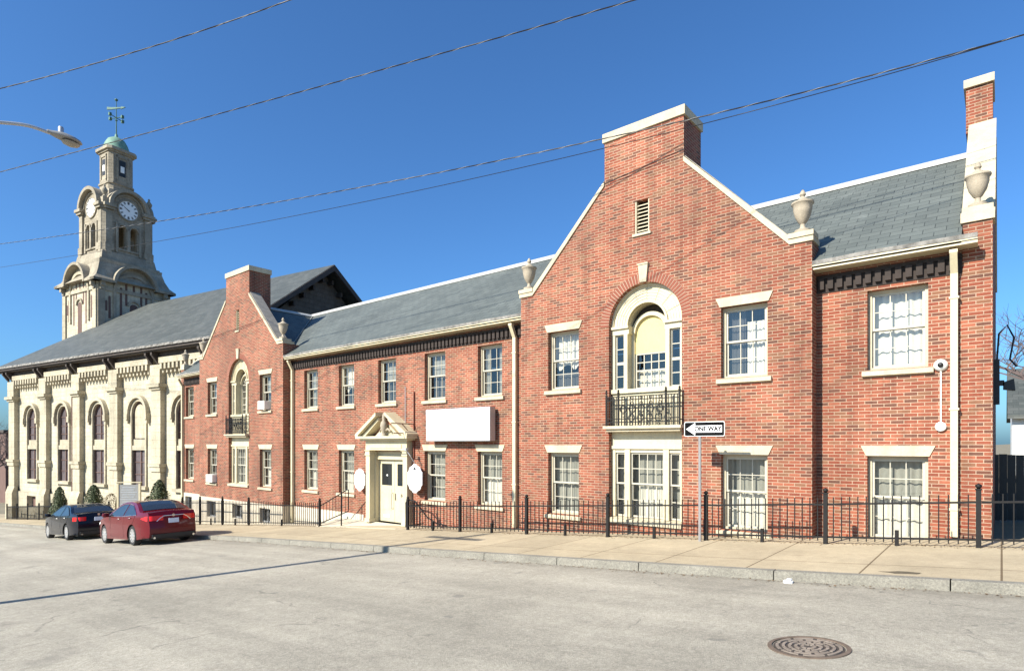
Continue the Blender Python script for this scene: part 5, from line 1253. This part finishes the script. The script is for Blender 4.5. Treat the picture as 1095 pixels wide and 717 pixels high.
# ================================================================== street lamp, utility pole and wires
PX, PY = -14.3, -1.0
def at(x, y, Z):     # a point Z metres out along the view towards picture position (x, y)
    fw = Vector((-math.sin(HEAD), math.cos(HEAD), 0)); rt = Vector((math.cos(HEAD), math.sin(HEAD), 0))
    return fw*Z + rt*((x-547.5)/636*Z) + Vector((0,0,(474-y)/636*Z))
up = thing('utility_pole', 'tall brown wooden utility pole on the near side of the street', 'pole', (PX,PY,g(PX)+ROAD))
MB().tube([(PX,PY,g(PX)-.6),(PX,PY,6.95)], .16, 14, .11).build('pole', M['wood'], up, smooth=50)
MB().box(PX-1.1,PX+1.1,PY-.06,PY+.06,6.2,6.32).build('crossarm', M['wood'], up)
sl = thing('street_lamp', 'grey cobra-head street lamp on a curved arm entering at the upper left', 'street lamp', (PX,PY,6.0))
h0, h1 = at(50,141,11.0), at(88,155,11.4)
a0 = Vector((PX+.1,PY+.12,4.75)); m1 = at(-60,128,10.0); m2 = at(0,131,10.55); m3 = at(30,134.5,10.8)
def crv(P, n=6):
    P = [Vector(p) for p in P]; P = [2*P[0]-P[1]]+P+[2*P[-1]-P[-2]]; o = []
    for i in range(1,len(P)-2):
        for j in range(n):
            t_ = j/n; a,b_,c_,d_ = P[i-1:i+3]; o.append(.5*((2*b_)+(c_-a)*t_+(2*a-5*b_+4*c_-d_)*t_*t_+(3*b_-a-3*c_+d_)*t_**3))
    return o+[P[-2]]
MB().tube(crv([a0,m1,m2,m3,h0+(h1-h0)*.1]), .03, 10).build('arm', M['grey'], sl, smooth=60)
d = (h1-h0); Lh = d.length; ax = d.normalized(); sd_ = ax.cross(Vector((0,0,1))).normalized(); upv = sd_.cross(ax)
prof = [(0,.045,.05),(.12,.06,.06),(.3,.11,.085),(.5,.145,.09),(.75,.15,.07),(.92,.10,.045),(1,.02,.015)]
m = MB(); vs = []; n = 14
for (t_,w_,hh) in prof:
    c_ = h0+ax*(Lh*t_)
    for i in range(n): a = 2*math.pi*i/n; q = math.sin(a); vs.append(c_+sd_*(w_*math.cos(a))+upv*((hh if q > 0 else hh*.35)*q))
m.add(vs,[(j*n+i,j*n+(i+1)%n,(j+1)*n+(i+1)%n,(j+1)*n+i) for j in range(len(prof)-1) for i in range(n)]+[tuple(range(n-1,-1,-1)),tuple((len(prof)-1)*n+i for i in range(n))]); m.build('lamp_head', M['lampgrey'], sl, smooth=50)
m = MB(); vs = []
for (t_,w_,hh) in [(.42,.04,0),(.5,.12,.03),(.7,.13,.055),(.88,.09,.03),(.94,.02,0)]:
    c_ = h0+ax*(Lh*t_)-upv*.038
    for i in range(9): a = math.pi*i/8; vs.append(c_+sd_*(w_*math.cos(a))-upv*(hh*math.sin(a)+.015))
m.add(vs,[(j*9+i,j*9+i+1,j*9+i+10,j*9+i+9) for j in range(4) for i in range(8)]); m.build('lens', M['lens'], sl, smooth=60)
pc = h0+ax*(Lh*.38)+upv*.08; m = MB(); m.lathe([(.045,0),(.045,.09),(.035,.11),(0,.115)],pc.x,pc.y,pc.z,12); m.build('photocell', M['grey'], sl, smooth=50)

M['strand'] = plain('bare_aluminium', (.62,.62,.62), .35, .1, 5, metal=.6)
def wire(pts, r, label, mat='plastic', twist=True):
    # a smooth sagging run through the given points
    n = len(pts); deg = min(3, n-1); xs = [p[0]/1000 for p in pts]
    def fit(vals, deg):
        A = [[sum(x**(i+j) for x in xs) for j in range(deg+1)] for i in range(deg+1)]; B = [sum(v*x**i for v,x in zip(vals,xs)) for i in range(deg+1)]
        for i in range(deg+1):
            pv = A[i][i]
            for j in range(i+1,deg+1):
                f_ = A[j][i]/pv; B[j] -= f_*B[i]
                for k_ in range(i,deg+1): A[j][k_] -= f_*A[i][k_]
        c = [0]*(deg+1)
        for i in range(deg,-1,-1): c[i] = (B[i]-sum(A[i][k_]*c[k_] for k_ in range(i+1,deg+1)))/A[i][i]
        return lambda x: sum(q*x**i for i,q in enumerate(c))
    fy, fz = fit([p[1] for p in pts], min(2,n-1)), fit([1/p[2] for p in pts], 1)
    P = []
    for i in range(41):
        x = xs[0]+(xs[-1]-xs[0])*i/40; P.append(at(x*1000, fy(x), 1/fz(x)))
    d0, d1 = (P[0]-P[1]).normalized(), (P[-1]-P[-2]).normalized()
    C_ = [P[0]+d0*14, P[0]+d0*5] + P + [P[-1]+d1*5, P[-1]+d1*14]; org = C_[0]; wo = thing('overhead_wire', label, 'wire', tuple(org), 'wires over the street')
    r *= .8
    MB().tube(C_, r, 6).build('cable', M[mat], wo, smooth=60)
    if twist:      # bare neutral strand wound round the cable
        H_ = []; acc = 0
        for a_, b_ in zip(C_, C_[1:]):
            n_ = max(1, int((b_-a_).length/.07)); d_ = (b_-a_).normalized(); u_ = d_.cross(Vector((0,0,1))).normalized(); v_ = u_.cross(d_)
            for i in range(n_):
                ph = (acc+(b_-a_).length*i/n_)*2*math.pi/.6; H_.append(a_.lerp(b_, i/n_)+u_*(r*.95*math.cos(ph))+v_*(r*.95*math.sin(ph)))
            acc += (b_-a_).length
        MB().tube(H_, r*.42, 4).build('bare_strand', M['strand'], wo, smooth=60)
    return wo
wire([(0,95,13.5),(110,65,12.6),(230,29,11.7),(315,-2,11.0)], .013, 'topmost short overhead wire crossing the upper left corner above the street lamp')
wire([(0,184.5,19),(110,154,17.4),(330,96,15),(500,50,13.2),(682,-1,11.6)], .015, 'overhead wire crossing in front of the clock tower top and leaving at the top edge')
w3 = [(0,260,27),(100,247,24.5),(230,228.5,21.5),(400,197.5,17.8),(560,166.5,15.4),(740,127,13),(920,82,11.4),(1100,37,10.2)]
wire(w3, .016, 'thick overhead wire crossing below the clock and over the big chimney')
wire([(0,283,28),(100,270,25.5),(230,250,22.5),(400,216,18.6),(560,180,15.8),(740,131.5,13.1),(920,84,11.35),(1100,39.5,10.1)], .010, 'thin lowest overhead wire crossing the tower belfry and joining the thick wire', twist=False)

# ================================================================== BACKGROUND
def bare_tree(x, y, h, seed, label, group=None, mat='farbark', spread=.55, depth=6, r0=.16, gz=None):
    rnd = random.Random(seed); z0 = g(x) if gz is None else gz; cr = MB(); tr = MB()
    def grow(p, d, L, r, k):
        n = 3; path = [p]; dd = d.copy()
        for i in range(n):
            dd = (dd + Vector((rnd.uniform(-.18,.18),rnd.uniform(-.18,.18),rnd.uniform(-.06,.12)))).normalized(); path.append(path[-1]+dd*L/n)
        (tr if k == 0 else cr).tube(path, r, 5 if k < 3 else 3, r*.62)
        if k >= depth: return
        for j in range(3 if k < 3 else 2+(rnd.random()<.4)):
            a = rnd.uniform(0,6.28); ax_ = Vector((math.cos(a),math.sin(a),rnd.uniform(-.1,.5))); nd = (dd*(1-spread)+ax_*spread).normalized()
            grow(path[-1] if j or k==0 else path[2], nd, L*rnd.uniform(.62,.85), r*.6, k+1)
    grow(Vector((x,y,z0-.1)), Vector((rnd.uniform(-.06,.06),rnd.uniform(-.06,.06),1)), h*.3, r0, 0)
    t = thing('bare_tree', label, 'tree', (x,y,z0), group); tr.build('trunk', M[mat], t); cr.build('crown', M[mat], t, recalc=False); return t
bare_tree(1.7, 30, 7.5, 11, 'leafless tree with dark twisted branches behind the alley at the right edge', mat='farbark', r0=.2, depth=7)
# white house and dark board fence behind the alley
hx, hy = 0.6, 44; hz = -1.2
ho = thing('white_house', 'white clapboard house with grey gabled roof seen beyond the alley at the right edge', 'house', (4,hy,hz))
MB().box(.45,9,hy,hy+8,hz-1,1.75).build('wall', M['siding'], ho)
slab('roof', [(.25,hy-.5,1.6),(9.5,hy-.5,1.6),(9.5,hy+4,4.6),(.25,hy+4,4.6)], .2, M['churchslate'], ho); slab('roof', [(.25,hy+8.5,1.6),(9.5,hy+8.5,1.6),(9.5,hy+4,4.6),(.25,hy+4,4.6)], .2, M['churchslate'], ho)
for x in (1.6,3.8):
    wo = MB().box(x-.55,x+.55,hy-.06,hy-.002,-.2,1.3).build('window', M['white'], ho); MB().box(x-.45,x+.45,hy-.08,hy-.061,-.1,.5).box(x-.45,x+.45,hy-.08,hy-.061,.6,1.2).build('pane', M['doorglass'], wo)
o = thing('board_fence', 'tall dark board fence closing the shaded alley at the right edge', 'fence', (2,18,-1.6))
m = MB()
for i in range(42):
    x = -.35+i*.15; m.box(x+.001,x+.149,17.9,17.93,g(x)-.1,-.25+random.uniform(-.01,.01))
m.build('boards', M['plastic'], o); MB().box(-.05,5.95,17.935,17.99,-.9,-.8).box(-.05,5.95,17.935,17.99,-1.5,-1.4).build('rails', M['plastic'], o)
# far left: brown building, hillside, leafless trees
fb = thing('brown_building', 'distant brown building beyond the left corner of the church', 'building', (-118,24,-9))
MB().box(-135,-112,20,34,-12,1.6).build('wall', M['farbrick'], fb); MB().box(-135.3,-111.7,19.7,34.3,1.601,2.0).build('roof', M['darkwood'], fb)
for k in range(4):
    for z in (-6,-2.2):
        MB().box(-112+.001,-111.93,21.5+k*3.1,22.8+k*3.1,z,z+1.9).build('window', M['doorglass'], fb)
vs = []; fs = []; nx = 24; rnd = random.Random(9)
for i in range(nx+1):
    for j in range(5):
        x = -420+i*14; y = 60+j*40; vs.append((x,y,-14+ (0,14,22,20,-14)[j]*(.75+.25*math.sin(i*.7))*(1 if 2<i else .6)*(0.0 if i>nx-2 else 1)))
MB().add(vs,[(i*5+j,(i+1)*5+j,(i+1)*5+j+1,i*5+j+1) for i in range(nx) for j in range(4)]).build('hills', M['soil'], recalc=False, kind='structure')
ltr = [(-96,17.5,12,'nearest leafless tree beyond the left corner of the church'),(-108,17,13,'second leafless tree beyond the left corner of the church'),(-122,18.2,14,'leafless tree beside the distant brown building'),(-140,22,15,'leafless tree furthest down the street at the left edge')]
for i,(x,y,h,lb) in enumerate(ltr): bare_tree(x,y,h,20+i,lb,'leafless trees beyond the church',depth=6,r0=.2)
